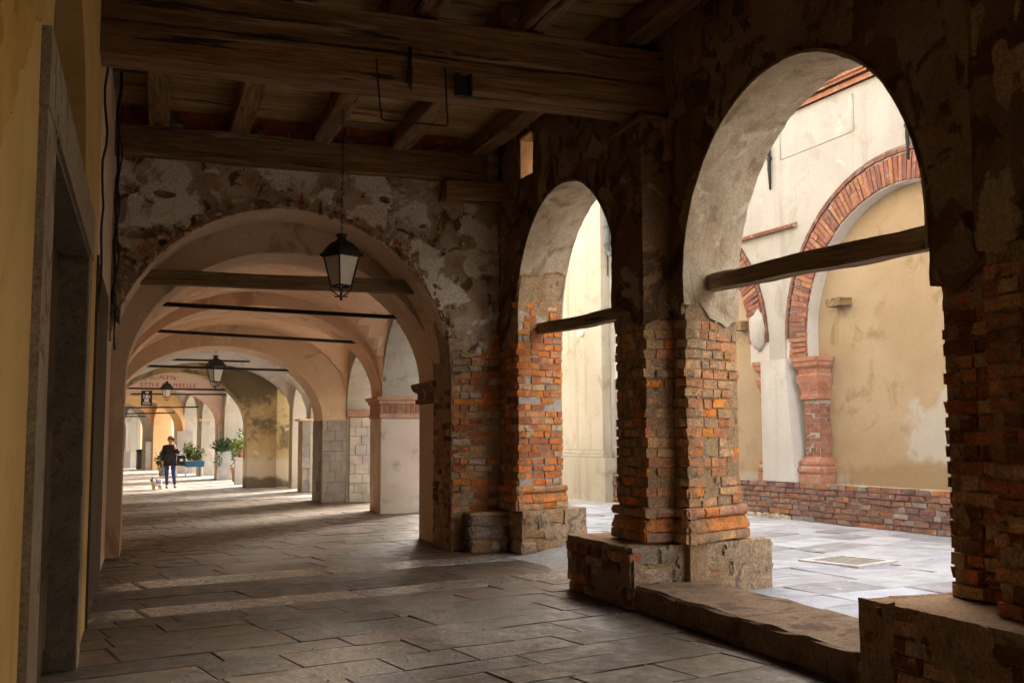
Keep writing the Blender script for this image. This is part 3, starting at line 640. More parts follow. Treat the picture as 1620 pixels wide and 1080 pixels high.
# plaster on the pilaster shafts
def wrap_plaster(parent, pts, zlo, zhi, zb, mat='old_plaster', th=0.022, s=0.05, seedz=0.0):
    seg = []; acc = 0.0
    for a, b in zip(pts, pts[1:]):
        l = math.hypot(b[0]-a[0], b[1]-a[1]); seg.append((acc, l, a, b)); acc += l
    us = []
    for (a0, l, a, b) in seg:
        k = max(2, int(l/s)); us += [a0+l*i/k for i in range(k)]
    us.append(acc)
    def mp(u, v, d):
        for i, (a0, l, a, b) in enumerate(seg):
            if u <= a0+l+1e-9 or i == len(seg)-1:
                t = ((b[0]-a[0])/l, (b[1]-a[1])/l); n = (t[1], -t[0]); q = u-a0
                x, y = a[0]+t[0]*q, a[1]+t[1]*q; nx, ny = n
                for j, q2 in ((i-1, q), (i+1, l-q)):
                    if 0 <= j < len(seg) and q2 < 0.02:
                        c, e = seg[j][2], seg[j][3]; l2 = seg[j][1]; t2 = ((e[0]-c[0])/l2, (e[1]-c[1])/l2); nx, ny = nx+t2[1], ny-t2[0]
                return (x+nx*d, y+ny*d, v)
    def f(u, v): return v - zb - 0.2*fbm(u*2.2, v*1.5, seedz) - 0.05*fbm(u*7, v*7, seedz)
    plaster('pilaster_plaster', parent, us, frange(zlo, zhi, s), f, mp, mat, th, lambda u, v: 0.012*fbm(u*2, v*1.2, seedz+3)+0.006*fbm(u*6, v*6, seedz))
wrap_plaster(p1, [(XW, 9.70), (4.68, 9.70), (4.68, 9.02), (XW, 9.02)], 2.5, 4.84, 2.88, 'old_plaster', seedz=2.2)
wrap_plaster(p0, [(XW, 4.66), (4.68, 4.66), (4.68, 3.95)][::1], 2.4, 6.0, 2.72, 'old_plaster', seedz=7.2)
bm = bmesh.new(); box(bm, 4.66, XW+.05, 3.93, 4.64, 2.9, 6.1); mesh_obj('core', bm, 'mortar', p0)
me = rough_box_mesh('cap_stone', 0.40, 0.76, 0.10, 0.025, 0.014, 4, cuts=2); put_piece('cap_stone', me, 'rubble', p1, (4.84, 9.37, 4.88), 0.0, (.7, .55, .4))
# plinths of rough stone
def plinth(parent, x0, x1, y0, y1, h, seed, inner_tab, front_cols, topc, skew=0.0):
    topc = 'brick_dust'
    bm = bmesh.new(); v8 = box(bm, x0+.012, x1-.012, y0+.012, y1-.012, -0.02, h-.03)
    for v_ in v8:
        if v_.co.x > (x0+x1)/2: v_.co.y += skew*(x1-x0)
    mesh_obj('plinth_core', bm, 'mortar', parent)
    lay_bricks(parent, (x0, y1), (x0, y0), 0.0, h-.03, lambda u, z, r: pick(r, inner_tab), course=0.105, bh=0.085, seed=seed, proud=0.02, mj=0.02, corner=(0, 0), mat='brick')
    lay_stones(parent, (x0, y0), (x1, y0+skew*(x1-x0)), 0.0, h-.02, lambda r: vary(r.choice(front_cols), 0.1, r), 3, seed=seed+1)
    lay_stones(parent, (x1, y1), (x0, y1), 0.0, h-.02, lambda r: vary(r.choice(front_cols), 0.1, r), 3, seed=seed+2)
    # worn top
    V, F = [], []; nx, ny = 14, 12
    for i in range(nx+1):
        for j in range(ny+1):
            x = x0+.01+(x1-x0-.02)*i/nx; y = y0+.01+(y1-y0-.02)*j/ny + skew*(x-x0)
            e = min(i, nx-i, j, ny-j)
            V.append((x+.012*fbm(x*5, y*5, 3), y+.012*fbm(x*5, y*5, 9), h-.02 - (0.03 if e == 0 else 0.0) + 0.018*fbm(x*4, y*4, seed)))
    for i in range(nx):
        for j in range(ny): a = i*(ny+1)+j; F.append((a, a+ny+1, a+ny+2, a+1))
    mesh_obj('worn_top', pdmesh('worn_top', V, F), topc, parent, smooth=True)
STC = ((1.1, 1.02, 0.95), (0.85, 0.84, 0.85), (1.25, 1.12, 0.92), (0.8, 0.74, 0.66), (1.1, .75, .5), (1.4, 1.35, 1.3))
plinth(p1, 4.40, 6.12, 8.83, 10.35, 0.61, 501, ((3, DK), (2, RD), (2, TN), (1, GY)), STC, 'rubble', skew=0.12)
plinth(p0, 4.40, 5.75, 3.6, 5.54, 0.62, 511, ((3, DK), (2, TN), (2, GY)), ((0.9, 0.8, 0.65), (1, .9, .75)), 'step_stone')
lay_bricks(p0, (XW+0.8, 5.54), (4.40, 5.54), 0.4, 0.62, lambda u, z, r: pick(r, ((1, OR), (1, RD))), seed=515, proud=0.015)
def smear(parent, p0, p1, z0, z1, bias, seed, mat='rubble', th=.02, col=(1.15, 1.0, .8), out=.0):
    p0, p1 = Vector(p0), Vector(p1); t = p1-p0; L_ = t.length; t /= L_; n = Vector((t.y, -t.x))
    o = plaster('mortar_smear', parent, frange(.01, L_-.01, .035), frange(z0, z1, .035), lambda u, v: bias+.30*fbm(u*1.8+seed, v*2.2, seed)+.10*fbm(u*6, v*6, seed), lambda u, v, d: (p0.x+t.x*u+n.x*(d+out), p0.y+t.y*u+n.y*(d+out), v), mat, th, lambda u, v: .012*fbm(u*5, v*5, seed))
    o.color = rgba(col)
smear(p1, (4.40, 8.83), (6.12, 9.04), .01, .59, .04, 3)
smear(p1, (4.40, 10.35), (4.40, 8.83), .01, .58, -.02, 5, col=(.8, .65, .5))
smear(p1, (XW, 8.78), (XW+TW, 8.78+SKN*TW), .97, 2.86, -.13, 8, th=.012, col=(1.2, .98, .72), out=.002)
smear(p1, (4.68, 9.70), (4.68, 9.02), .97, 2.86, -.12, 9, th=.012, col=(.9, .7, .5), out=.002)
smear(p2, (XW, 13.57), (XW+TW, 13.57+SKN*TW), .97, 4.0, -.20, 11, th=.012, col=(1.4, 1.25, 1.05), out=.002)
smear(p0, (4.40, 5.54), (4.40, 3.6), .01, .60, .03, 13, col=(.9, .7, .5))
smear(p0, (XW, 5.33), (XW, 4.66), .65, 2.75, -.14, 15, th=.012, col=(.9, .7, .5), out=.002)
smear(p2, (5.0, 13.45), (6.15, 13.75), .01, .60, -.04, 17)
# stone step between the two nearer piers
st = empty('stone_step', (4.75, 7.2, 0), 'long worn stone step between the two nearest brick piers', 'step')
for k, (ya, yb) in enumerate(((5.50, 7.05), (7.06, 8.86))):
    me = rough_box_mesh('tread', yb-ya, 0.86, 0.24, 0.025, 0.012, 60+k, cuts=6); put_piece('tread', me, 'step_stone', st, (4.85, (ya+yb)/2, 0.115), R(90))
# beam of the arch opening: threshold ramp in the farther arch
V = []; F = []
for i in range(9):
    for j in range(9):
        x = 4.35+1.7*i/8; y = 10.3+3.0*j/8+SK*max(0, x-5)
        V.append((x, y, -0.012+0.115*sstep(4.6, 5.85, x)+0.012*fbm(x*3, y*3)))
for i in range(8):
    for j in range(8): a = i*9+j; F.append((a, a+9, a+10, a+1))
mesh_obj('threshold', pdmesh('threshold', V, F), 'street_dirt', smooth=True, label='worn sloping stone threshold in the farther street arch', cat='threshold')

# ================================================================== TRANSVERSE ARCH WALL (bare brick and peeling plaster)
TC = (1.85, 2.38, 2.49)          # centre x, radius, springing height
YT = 14.3
tw = empty('transverse_wall', (1.85, 14.8, 0), 'peeling plaster wall with wide round arch crossing the arcade', 'wall')
def mpT(u, d, z): return (u, YT+d, z)
bm = bmesh.new(); arch_wall(bm, -0.60, 5.1, -0.02, 6.45, 0.02, 1.0, mpT, [(TC[0], TC[1], TC[2], TC[1])])
mesh_obj('masonry', bm, 'mortar', tw)
HOLES = [(0.15, 4.95, .16, .05), (0.02, 4.42, .14, .06), (-0.2, 4.36, .10, .06), (1.35, 4.55+.35, .07, .11), (0.62, 4.62, .10, .10), (0.82, 4.46, .07, .1), (-0.1, 3.9, .12, .09), (3.75, 4.75, .06, .04), (3.95, 4.60, .08, .05), (4.35, 4.55, .05, .08), (4.1, 4.35, .04, .03), (3.2, 5.1, .10, .05), (0.35, 4.5, .09, .06), (2.5, 5.05, .07, .05), (-.25, 5.0, .12, .05)]
def f_T(x, z):
    r = math.hypot(x-TC[0], z-TC[2])-TC[1] if z > TC[2] else abs(x-TC[0])-TC[1]
    n1 = fbm(x*2.3, z*2.3, 4); n2 = fbm(x*6, z*6, 9)
    f = r - 0.045 - 0.07*n1 - 0.04*n2
    for (hx, hz, rx, rz) in HOLES:
        q = math.hypot((x-hx)/rx, (z-hz)/rz)
        if q < 3: f = min(f, (q-1)*min(rx, rz) + 0.03*n2)
    crumble = sstep(0.9, -0.3, x)*sstep(4.9, 3.7, z)
    f = min(f, 0.30 - 0.34*crumble + 0.16*fbm(x*4.2, z*4.2, 17))
    if x > 3.5: f = min(f, z - (3.0 - 0.25*sstep(4.2, 4.6, x) + 0.75*sstep(4.75, 5.0, x)) - 0.22*fbm(x*2.1, z*1.3, 31) - 0.05*n2)
    return f
def d_T(x, z): return 0.022*fbm(x*1.6, z*1.6, 5)+0.014*fbm(x*5, z*5, 6)
plaster('peeling_plaster', tw, frange(-0.56, 4.98, 0.038), frange(2.3, 5.95, 0.038), f_T, lambda u, v, d: (u, YT+0.012-d, v), 'peeling_plaster', 0.03, d_T)
# voussoirs of the ring
rnd = random.Random(44); nV = 74
VM = [rough_box_mesh('brick', 0.26, 0.12, 0.072, 0.012, 0.007, 600+i) for i in range(5)]
for k in range(nV):
    a = math.pi*(k+0.5)/nV; rr_ = TC[1]+0.135
    x, z = TC[0]+rr_*math.cos(a), TC[2]+rr_*math.sin(a)
    if x < -0.5: continue
    o = put_piece('brick', rnd.choice(VM), 'brick', tw, (x, YT+0.07-rnd.uniform(0, .03), z), 0, pick(rnd, ((4, (0.36, 0.29, 0.22)), (4, GY), (1, RD))))
    o.rotation_euler = (0, -a+rnd.uniform(-.05, .05), 0); o.scale = (rnd.uniform(.8, 1.05), 1, rnd.uniform(.9, 1.1))
RUB = [rough_box_mesh('stone', .10, .10, .06, .018, .014, 900+i) for i in range(7)]
for k in range(150):
    a = rnd.uniform(0.25, math.pi-0.02); rr_ = TC[1]+rnd.choice((.02, .035, .05, .09, .14))+rnd.uniform(-.01, .02); x, z = TC[0]+rr_*math.cos(a), TC[2]+rr_*math.sin(a)
    if x < -.52: continue
    o = put_piece('stone', rnd.choice(RUB), 'rubble', tw, (x, YT+.02-rnd.uniform(0, .035), z), 0, vary(rnd.choice(((1.3, 1.15, .95), (1.5, 1.4, 1.25), (1.0, .8, .6), (1.0, .55, .35))), .15, rnd))
    o.rotation_euler = (rnd.uniform(-.3, .3), -a+math.pi/2+rnd.uniform(-.5, .5), rnd.uniform(-.3, .3)); o.scale = (rnd.uniform(.5, 1.5), 1, rnd.uniform(.5, 1.2))
# respond on the right: bricks facing us and facing the passage
tabT = lambda z: ((3, RD), (2.5, OR), (3, TN), (2, (0.5, 0.42, 0.35)), (1, DK))
lay_bricks(tw, (4.24, YT), (4.98, YT), 0.55, 3.2, lambda u, z, r: pick(r, tabT(z)), seed=71, corner=(1, 0), mj=0.014)
lay_bricks(tw, (4.24, YT+1.0), (4.24, YT), 0.1, 2.45, lambda u, z, r: pick(r, ((3, DK), (2, RD), (1, TN))), seed=72, corner=(0, 1), mj=0.018, proud=0.02)
for (x, z) in ((0.15, 4.95), (0.02, 4.42), (0.62, 4.62), (0.35, 4.62), (-.3, 4.7), (3.2, 5.12)):
    put_piece('brick', rnd.choice(VM), 'brick', tw, (x, YT+0.062, z), 0, vary((0.36, 0.13, 0.08), .15, rnd))
# soffit of the front ring
def mpS(u, v, d):
    r = TC[1]-d
    if u < 0: return (TC[0]+r, YT+v, TC[2]+u)
    if u > math.pi: return (TC[0]-r, YT+v, TC[2]-(u-math.pi))
    return (TC[0]+r*math.cos(u), YT+v, TC[2]+r*math.sin(u))
plaster('soffit_plaster', tw, frange(0.12, math.pi+2.4, 0.05), frange(0.0, 1.0, 0.08), lambda u, v: min(v+0.01-0.05*abs(fbm(u*3, v*3, 2)), u-0.2-0.3*fbm(v*2, 1)), mpS, 'beige_plaster', 0.012, lambda u, v: 0.006*fbm(u*5, v*3))
# respond plinth
def stone_plinth(parent, x0, x1, y0, h, seed):
    lay_stones(parent, (x0, y0), (x1, y0), 0.0, h, lambda r: vary(r.choice(STC), .12, r), 3, seed=seed)
    lay_stones(parent, (x0, y0+1.0), (x0, y0), 0.0, h, lambda r: vary(r.choice(((.5, .4, .3), (.6, .5, .4))), .12, r), 3, seed=seed+3)
    me = rough_box_mesh('plinth_top', x1-x0-.02, 0.55, 0.05, .015, .01, seed, cuts=4); put_piece('plinth_top', me, 'brick_dust', parent, ((x0+x1)/2, y0+.27, h+.01), 0)
bm = bmesh.new(); box(bm, 4.43, 6.05, 14.0, 14.9, -.02, 0.55); mesh_obj('plinth_core', bm, 'mortar', tw)
stone_plinth(tw, 4.40, 5.35, 13.98, 0.53, 81)
bm = bmesh.new(); v8 = box(bm, 5.01, 6.13, 13.465, 14.6, -.02, .6)
for v_ in v8:
    if v_.co.x > 5.5 and v_.co.y < 14: v_.co.y += .30
mesh_obj('plinth_core', bm, 'mortar', p2)
lay_stones(p2, (5.0, 13.45), (6.15, 13.75), 0.0, 0.62, lambda r: vary(r.choice(STC), .12, r), 3, seed=91, depth=0.3)
for k, (x, y, z) in enumerate(((5.12, 13.9, .58), (5.2, 13.75, .50), (5.02, 13.82, .44))):
    put_piece('loose_brick', BRICKS[list(BRICKS)[0]][k], 'brick', p2, (x, y, z), R(20+k*23), vary(OR, .1, rnd))
# inner plastered arch standing behind it
ia = empty('inner_arch', (2.0, 15.85, 0), 'smooth beige plaster arch on pilasters behind the peeling wall', 'arch')
bm = bmesh.new(); arch_wall(bm, -0.62, 5.0, -0.02, 5.6, 0, 1.1, lambda u, d, z: (u, 15.3+d, z), [(2.0, 2.29, 2.45, 1.98)])
mesh_obj('arch_masonry', bm, 'beige_plaster', ia)
bm = bmesh.new(); prof = [(0.0, 2.18), (.05, 2.20), (.05, 2.26), (.02, 2.28), (.02, 2.36), (.08, 2.40), (.11, 2.47), (.11, 2.52)]
for (a, za), (b, zb) in zip(prof, prof[1:]):
    for q0, q1 in (((4.285, 15.26), (4.285, 16.44)),):
        vv_ = [bm.verts.new(p) for p in ((4.29-a, 15.27-a, za), (4.29-a, 16.43+a, za), (4.29-b, 16.43+b, zb), (4.29-b, 15.27-b, zb))]; bm.faces.new(vv_)
        vv_ = [bm.verts.new(p) for p in ((4.29-a, 15.27-a, za), (4.95, 15.27-a, za), (4.95, 15.27-b, zb), (4.29-b, 15.27-b, zb))]; bm.faces.new(vv_)
        vv_ = [bm.verts.new(p) for p in ((4.29-a, 16.43+a, za), (4.95, 16.43+a, za), (4.95, 16.43+b, zb), (4.29-b, 16.43+b, zb))]; bm.faces.new(vv_)
bm.faces.new([bm.verts.new(p) for p in ((4.18, 15.16, 2.52), (4.95, 15.16, 2.52), (4.95, 16.54, 2.52), (4.18, 16.54, 2.52))])
o = mesh_obj('capital', bm, 'terracotta', ia); o.color = (0.5, 0.45, 0.4, 1)
# wooden tie of the transverse arch
beam('tie_beam', (-0.12, 14.95, 3.90), (3.92, 14.95, 3.93), 0.17, 0.20, 'grey_wood', seed=12, label='grey wooden tie beam across the wide transverse arch behind the lantern', cat='beam', group='wooden tie beams')
beam('tie_beam', (5.42, 9.12, 3.19), (5.28, 5.30, 3.03), 0.15, 0.17, 'grey_wood', seed=13, jit=0.03, segs=22, sag=-0.03, label='rough wooden tie beam across the nearest street arch', cat='beam', group='wooden tie beams')
beam('tie_beam', (5.44, 14.08, 3.22), (5.34, 10.2, 3.10), 0.14, 0.16, 'grey_wood', seed=14, label='rough wooden tie beam across the farther narrow-looking street arch', cat='beam', group='wooden tie beams')

# ================================================================== TIMBER CEILING
BEAMS = 'old ceiling timbers'
beam('ceiling_beam', (-0.55, 9.24, 5.09), (4.98, 9.24, 5.10), 0.42, 0.30, seed=20, jit=0.02, label='lower timber of the big cross beam, resting on the middle pier', cat='beam', group=BEAMS)
beam('ceiling_beam', (-0.55, 9.27, 5.43), (5.3, 9.27, 5.45), 0.48, 0.36, seed=21, jit=0.03, label='thick upper timber of the big cross beam under the joists', cat='beam', group=BEAMS)
beam('wall_beam', (-0.55, 14.21, 5.63), (4.72, 14.21, 5.64), 0.24, 0.42, seed=22, jit=0.03, label='weathered timber lying along the top of the peeling wall', cat='beam', group=BEAMS)
beam('corbel_timber', (4.05, 14.1, 5.24), (5.15, 14.1, 5.29), 0.30, 0.28, seed=23, label='short blackened timber bracket in the corner of the peeling wall', cat='beam', group=BEAMS)
JX = (0.07, 1.13, 2.28, 3.41, 4.60); JN = ('first', 'second', 'third', 'fourth', 'fifth')
for k, x in enumerate(JX):
    beam('ceiling_joist', (x-.06, 9.15, 5.80), (x, 14.5, 5.97), 0.26, 0.27, seed=30+k, jit=0.022, label='%s ceiling joist from the left between cross beam and peeling wall' % JN[k], cat='joist', group='ceiling joists')
for k, x in enumerate((0.2, 1.3, 2.45, 3.55, 4.65)):
    beam('ceiling_joist', (x, -3.0, 5.80), (x, 9.15, 5.80), 0.25, 0.27, seed=40+k, jit=0.02, label='%s ceiling joist from the left on the near side of the cross beam' % JN[k], cat='joist', group='ceiling joists')
beam('ceiling_beam', (-0.55, 4.3, 5.42), (5.3, 4.3, 5.42), 0.5, 0.45, seed=24, jit=0.02, label='near cross beam overhead above the viewpoint', cat='beam', group=BEAMS)
ceil = empty('plank_ceiling', (2.2, 8, 6.1), kind='structure')
rp = random.Random(9); y = -4.0
while y < 14.9:
    w = rp.uniform(0.24, 0.36); z = 5.955 + max(0, (y-9.2))/5.2*0.165
    bm = bmesh.new(); box(bm, 0, 5.7, 0.006, w-0.006, 0, 0.035)
    bmesh.ops.subdivide_edges(bm, edges=[e for e in bm.edges if abs(e.verts[0].co.x-e.verts[1].co.x) > 1], cuts=9)
    for v_ in bm.verts: v_.co.z += 0.008*fbm(v_.co.x*1.3, y*3); v_.co.y += 0.005*fbm(v_.co.x*1.1, y, 4)
    o = mesh_obj('plank', bm, 'plank_wood', ceil, loc=(-0.6, y, z+rp.uniform(-.004, .004))); o.color = rgba(vary((1, .97, .9), .3, rp)); y += w
bm = bmesh.new(); box(bm, -0.7, 5.2, -6, 15.0, 6.22, 6.3); mesh_obj('upper_floor', bm, 'mortar', ceil)
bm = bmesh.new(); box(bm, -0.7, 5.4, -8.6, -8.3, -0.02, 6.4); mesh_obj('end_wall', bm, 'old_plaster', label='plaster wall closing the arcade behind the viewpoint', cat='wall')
lay_bricks(tw, (-0.5, 14.24), (4.95, 14.24), 5.86, 6.12, lambda u, z, r: vary((0.36, 0.10, 0.055), .2, r), course=0.125, bh=0.11, bl=0.36, seed=77, keep=lambda u, z: all(abs(u-0.5-x) > .2 for x in JX))
# iron stirrup and clamps under the big beam
IR = 'iron fittings on the big beam'
bm = bmesh.new(); tube(bm, [(1.93, 8.99, 5.14), (1.95, 8.985, 4.85), (1.98, 8.985, 4.585), (2.0, 8.985, 4.57), (2.6, 8.985, 4.575), (2.62, 8.985, 4.59), (2.60, 8.985, 4.9), (2.59, 8.99, 5.14)], 0.009, 6)
mesh_obj('iron_stirrup', bm, 'black_iron', label='thin iron U-shaped stirrup hanging from the big cross beam', cat='bracket', group=IR)
bm = bmesh.new(); tube(bm, [(2.25, 8.99, 5.30), (2.25, 8.99, 4.95), (2.27, 9.02, 4.90)], 0.018, 6); box(bm, 2.23, 2.27, 8.97, 9.02, 4.95, 5.1)
mesh_obj('iron_clamp', bm, 'black_iron', label='short iron clamp inside the stirrup on the big beam', cat='bracket', group=IR)
bm = bmesh.new(); box(bm, 2.70, 2.725, 8.96, 9.04, 4.9, 5.1); box(bm, 2.83, 2.855, 8.96, 9.04, 4.9, 5.1); box(bm, 2.70, 2.855, 8.965, 9.03, 4.88, 4.9); box(bm, 2.725, 2.83, 8.99, 9.03, 4.9, 5.08)
mesh_obj('iron_strap', bm, 'black_iron', label='square iron strap bolted to the big beam right of the stirrup', cat='bracket', group=IR)

# ================================================================== LEFT HOUSE
XL = -0.45
lh = empty('yellow_house', (-0.9, 6.5, 0), 'yellow plastered house wall with stone-framed door along the left of the arcade', 'house')
def mpL(u, d, z): return (XL-d, u, z)
bm = bmesh.new(); arch_wall(bm, -8.5, 9.75, -0.02, 3.40, 0, 0.55, mpL, [(6.525, 1.60, 3.02, 0.001)])
mesh_obj('wall', bm, 'yellow_wall', lh)
bm = bmesh.new(); arch_wall(bm, -8.5, 9.75, 3.40, 8.3, 0, 0.55, mpL, [(6.35, 1.38, 3.401, 1.05)], mi_soffit=0)
mesh_obj('upper_wall', bm, 'yellow_wall', lh)
bm = bmesh.new(); arch_wall(bm, 9.75, 16.5, -0.02, 8.3, 0.03, 0.6, mpL, [(11.25, 1.48, 3.32, 0.001)]); mesh_obj('far_wall', bm, 'beige_plaster', lh)
bm = bmesh.new(); box(bm, XL-.9, XL-.75, -8.5, 16.5, -.02, 8.3); mesh_obj('inner_wall', bm, 'door_wood', lh)
df = mesh_obj('door_frame', (lambda b: (box(b, XL-.30, XL+.035, 4.52, 4.95, -.02, 3.03), box(b, XL-.31, XL+.03, 8.10, 8.46, -.02, 3.03), box(b, XL-.305, XL+.04, 4.50, 8.47, 3.032, 3.37), b)[-1])(bmesh.new()), 'frame_stone', lh)
bm = bmesh.new(); box(bm, XL-.19, XL+.02, 8.080, 8.098, 0, 3.0); box(bm, XL-.19, XL+.02, 4.93, 8.098, 3.002, 3.029); box(bm, XL-.19, XL+.02, 4.952, 4.97, 0, 3.0); mesh_obj('reveal_lining', bm, 'granite', lh)
bm = bmesh.new(); box(bm, XL-.26, XL-.19, 4.96, 8.09, 0, 3.01)
dl = mesh_obj('door', bm, 'door_wood', lh)
for (ya, yb) in ((5.1, 6.4), (6.65, 7.95)):
    for (za, zb) in ((.15, .75), (.9, 1.75), (1.9, 2.85)):
        bm = bmesh.new(); box(bm, XL-.195, XL-.165, ya, yb, za, zb)
        for v_ in bm.verts:
            if v_.co.x > XL-.18: v_.co.y += (0.05 if v_.co.y < (ya+yb)/2 else -0.05); v_.co.z += (0.05 if v_.co.z < (za+zb)/2 else -0.05)
        mesh_obj('panel', bm, 'door_wood', dl)
bm = bmesh.new(); tube(bm, [(XL-.19, 6.5, 1.05), (XL-.12, 6.5, 1.1), (XL-.12, 6.5, 1.3), (XL-.19, 6.5, 1.35)], .012, 6); mesh_obj('handle', bm, 'black_iron', dl)
bm = bmesh.new(); box(bm, XL-.28, XL-.24, 4.9, 7.8, 3.36, 4.5); mesh_obj('dark_pane', bm, 'door_wood', lh)
for k in range(12):
    yk = 5.1+k*0.22; zt = 3.4+1.03*math.sqrt(max(0, 1-((yk-6.35)/1.38)**2))
    if zt > 3.5: bm = bmesh.new(); tube(bm, [(XL-.21, yk, 3.4), (XL-.21, yk, zt)], .014, 6); mesh_obj('grille_bar', bm, 'black_iron', lh)
bm = bmesh.new(); box(bm, XL-.10, XL-.01, 9.78, 12.72, 0.0, 3.30)
dd = mesh_obj('side_door', bm, 'door_wood', lh)
for k in range(8):
    bm = bmesh.new(); box(bm, XL-.01, XL+.008, 9.8+k*.363, 9.8+k*.363+.34, 0.02, 3.28); mesh_obj('board', bm, 'door_wood', dd)
bm = bmesh.new(); box(bm, XL-.06, XL+.02, 9.75, 9.83, 0, 3.3); mesh_obj('post', bm, 'door_wood', dd)
# painted ochre remnant near the top of the wall
plaster('painted_patch', lh, frange(2.2, 4.66, 0.04), frange(2.2, 5.6, 0.04), lambda u, v: min((v-2.62-.85*(u-3.51))*.76 + .05*fbm(u*3, v*3) + .03*fbm(u*9, v*9), 4.6-u), lambda u, v, d: (XL+d, u, v), 'ochre_paint', 0.006)
# cables clipped down the corner
for k, (dx, dy, lbl) in enumerate(((0.03, 9.79, 'thin black cable running down the end of the yellow wall'), (0.06, 12.6, 'thick black cable looping down the corner beside the peeling wall'), (0.05, 13.9, 'thin wire hanging at the left foot of the peeling wall'))):
    bm = bmesh.new(); pts = []
    for i in range(24):
        z = 6.0-i*(0.14 if k != 1 else .12); pts.append((XL+dx+0.012*math.sin(i*1.3+k)+0.03*fbm(i*.3, k), dy+0.02*math.sin(i*.9+k), z))
    if k == 1: pts += [(XL+.12, 12.9, 3.2), (XL+.1, 13.6, 3.1), (XL+.02, 14.1, 3.3)]
    tube(bm, pts, 0.012 if k != 1 else 0.02, 6); mesh_obj('cable', bm, 'black_iron', label=lbl, cat='cable', group='cables on the wall')

# ================================================================== LANTERNS
def lantern(c, top_z, s, label, chain=True):
    x, y, z = c; t = empty('lantern', (x, y, z), label, 'lantern', 'hanging lanterns')
    H = 0.38*s; wt, wb = 0.158*s, 0.092*s; rot = R(28)
    def P(a, b, zz): ca, sa = math.cos(rot), math.sin(rot); return (x+a*ca-b*sa, y+a*sa+b*ca, z+zz)
    def post(bm, a0, b0, z0, a1, b1, z1, r): tube(bm, [P(a0, b0, z0), P(a1, b1, z1)], r, 5)
    z0 = 0.16*s; z1 = z0+H
    bm = bmesh.new()
    for (i, j) in ((-1, -1), (1, -1), (1, 1), (-1, 1)):
        post(bm, i*wb, j*wb, z0, i*wt, j*wt, z1, 0.011*s)
    for zz, w in ((z0, wb), (z1, wt)):
        for (i, j), (k, l) in (((-1, -1), (1, -1)), ((1, -1), (1, 1)), ((1, 1), (-1, 1)), ((-1, 1), (-1, -1))): post(bm, i*w, j*w, zz, k*w, l*w, zz, 0.013*s)
    mesh_obj('frame', bm, 'black_iron', t)
    for (i, j), (k, l) in (((-1, -1), (1, -1)), ((1, -1), (1, 1)), ((1, 1), (-1, 1)), ((-1, 1), (-1, -1))):
        bm = bmesh.new(); q = .97
        bm.faces.new([bm.verts.new(P(*p)) for p in ((i*wb*q, j*wb*q, z0), (k*wb*q, l*wb*q, z0), (k*wt*q, l*wt*q, z1), (i*wt*q, j*wt*q, z1))])
        mesh_obj('pane', bm, 'lantern_glass', t)
    bm = bmesh.new(); lathe(bm, [(.012*s, .0), (.02*s, .05*s), (.045*s, .13*s), (.03*s, .17*s), (.01*s, .19*s)], (x, y, z+z0+.04*s), 10); mesh_obj('bulb', bm, 'white_plastic', t)
    bm = bmesh.new(); prev = None
    for (w, zz) in ((wt*1.16, z1-.005*s), (wt*1.16, z1+.02*s), (wt*.92, z1+.10*s), (wt*.62, z1+.17*s), (wt*.30, z1+.205*s), (wt*.20, z1+.24*s), (wt*.30, z1+.255*s), (wt*.33, z1+.285*s), (wt*.1, z1+.29*s)):
        ring = [bm.verts.new(P(i*w, j*w, zz)) for i, j in ((-1, -1), (1, -1), (1, 1), (-1, 1))]
        if prev: [bm.faces.new((prev[k], prev[(k+1) % 4], ring[(k+1) % 4], ring[k])) for k in range(4)]
        prev = ring
    bm.faces.new(prev); mesh_obj('roof', bm, 'black_iron', t)
    bm = bmesh.new()
    for (i, j) in ((-1, -1), (1, -1), (1, 1), (-1, 1)):
        tube(bm, [P(i*wb, j*wb, z0), P(i*wb*1.0, j*wb*1.0, z0-.05*s), P(i*wb*.5, j*wb*.5, z0-.10*s), P(i*.02*s, j*.02*s, z0-.13*s)], .009*s, 5)
        tube(bm, [P(0, 0, z0-.13*s), P(i*.05*s, j*.05*s, z0-.14*s), P(i*.06*s, j*.06*s, z0-.12*s)], .008*s, 5)
    lathe(bm, [(.004, -.0), (.02*s, .02*s), (.008*s, .04*s), (.03*s, .055*s), (.004, .07*s)], (x, y, z-.03*s), 8)
    mesh_obj('finial', bm, 'black_iron', t)
    bm = bmesh.new()
    for i, j in ((-1, -1), (1, -1), (1, 1), (-1, 1)): lathe(bm, [(.004, 0), (.018*s, .012*s), (.014*s, .03*s), (.003, .045*s)], P(i*wt*1.16, j*wt*1.16, z1), 6)
    mesh_obj('corner_knobs', bm, 'black_iron', t)
    zc = z+z1+.285*s
    if chain:
        n = max(2, int((top_z-zc)/0.07)); bm = bmesh.new()
        for k in range(n):
            a = zc+(top_z-zc)*k/n; b = zc+(top_z-zc)*(k+1)/n; ax = (1, 0) if k % 2 else (0, 1); w = .013*s
            tube(bm, [(x+ax[0]*w, y+ax[1]*w, a), (x+ax[0]*w, y+ax[1]*w, b+.008), (x-ax[0]*w, y-ax[1]*w, b+.008), (x-ax[0]*w, y-ax[1]*w, a), (x+ax[0]*w, y+ax[1]*w, a)], .0045, 4, caps=False)
        mesh_obj('chain', bm, 'black_iron', t)
    return t
lantern((2.24, 12.4, 3.36), 5.80, 0.98, 'largest nearest lantern hanging on a long chain before the wide arch')

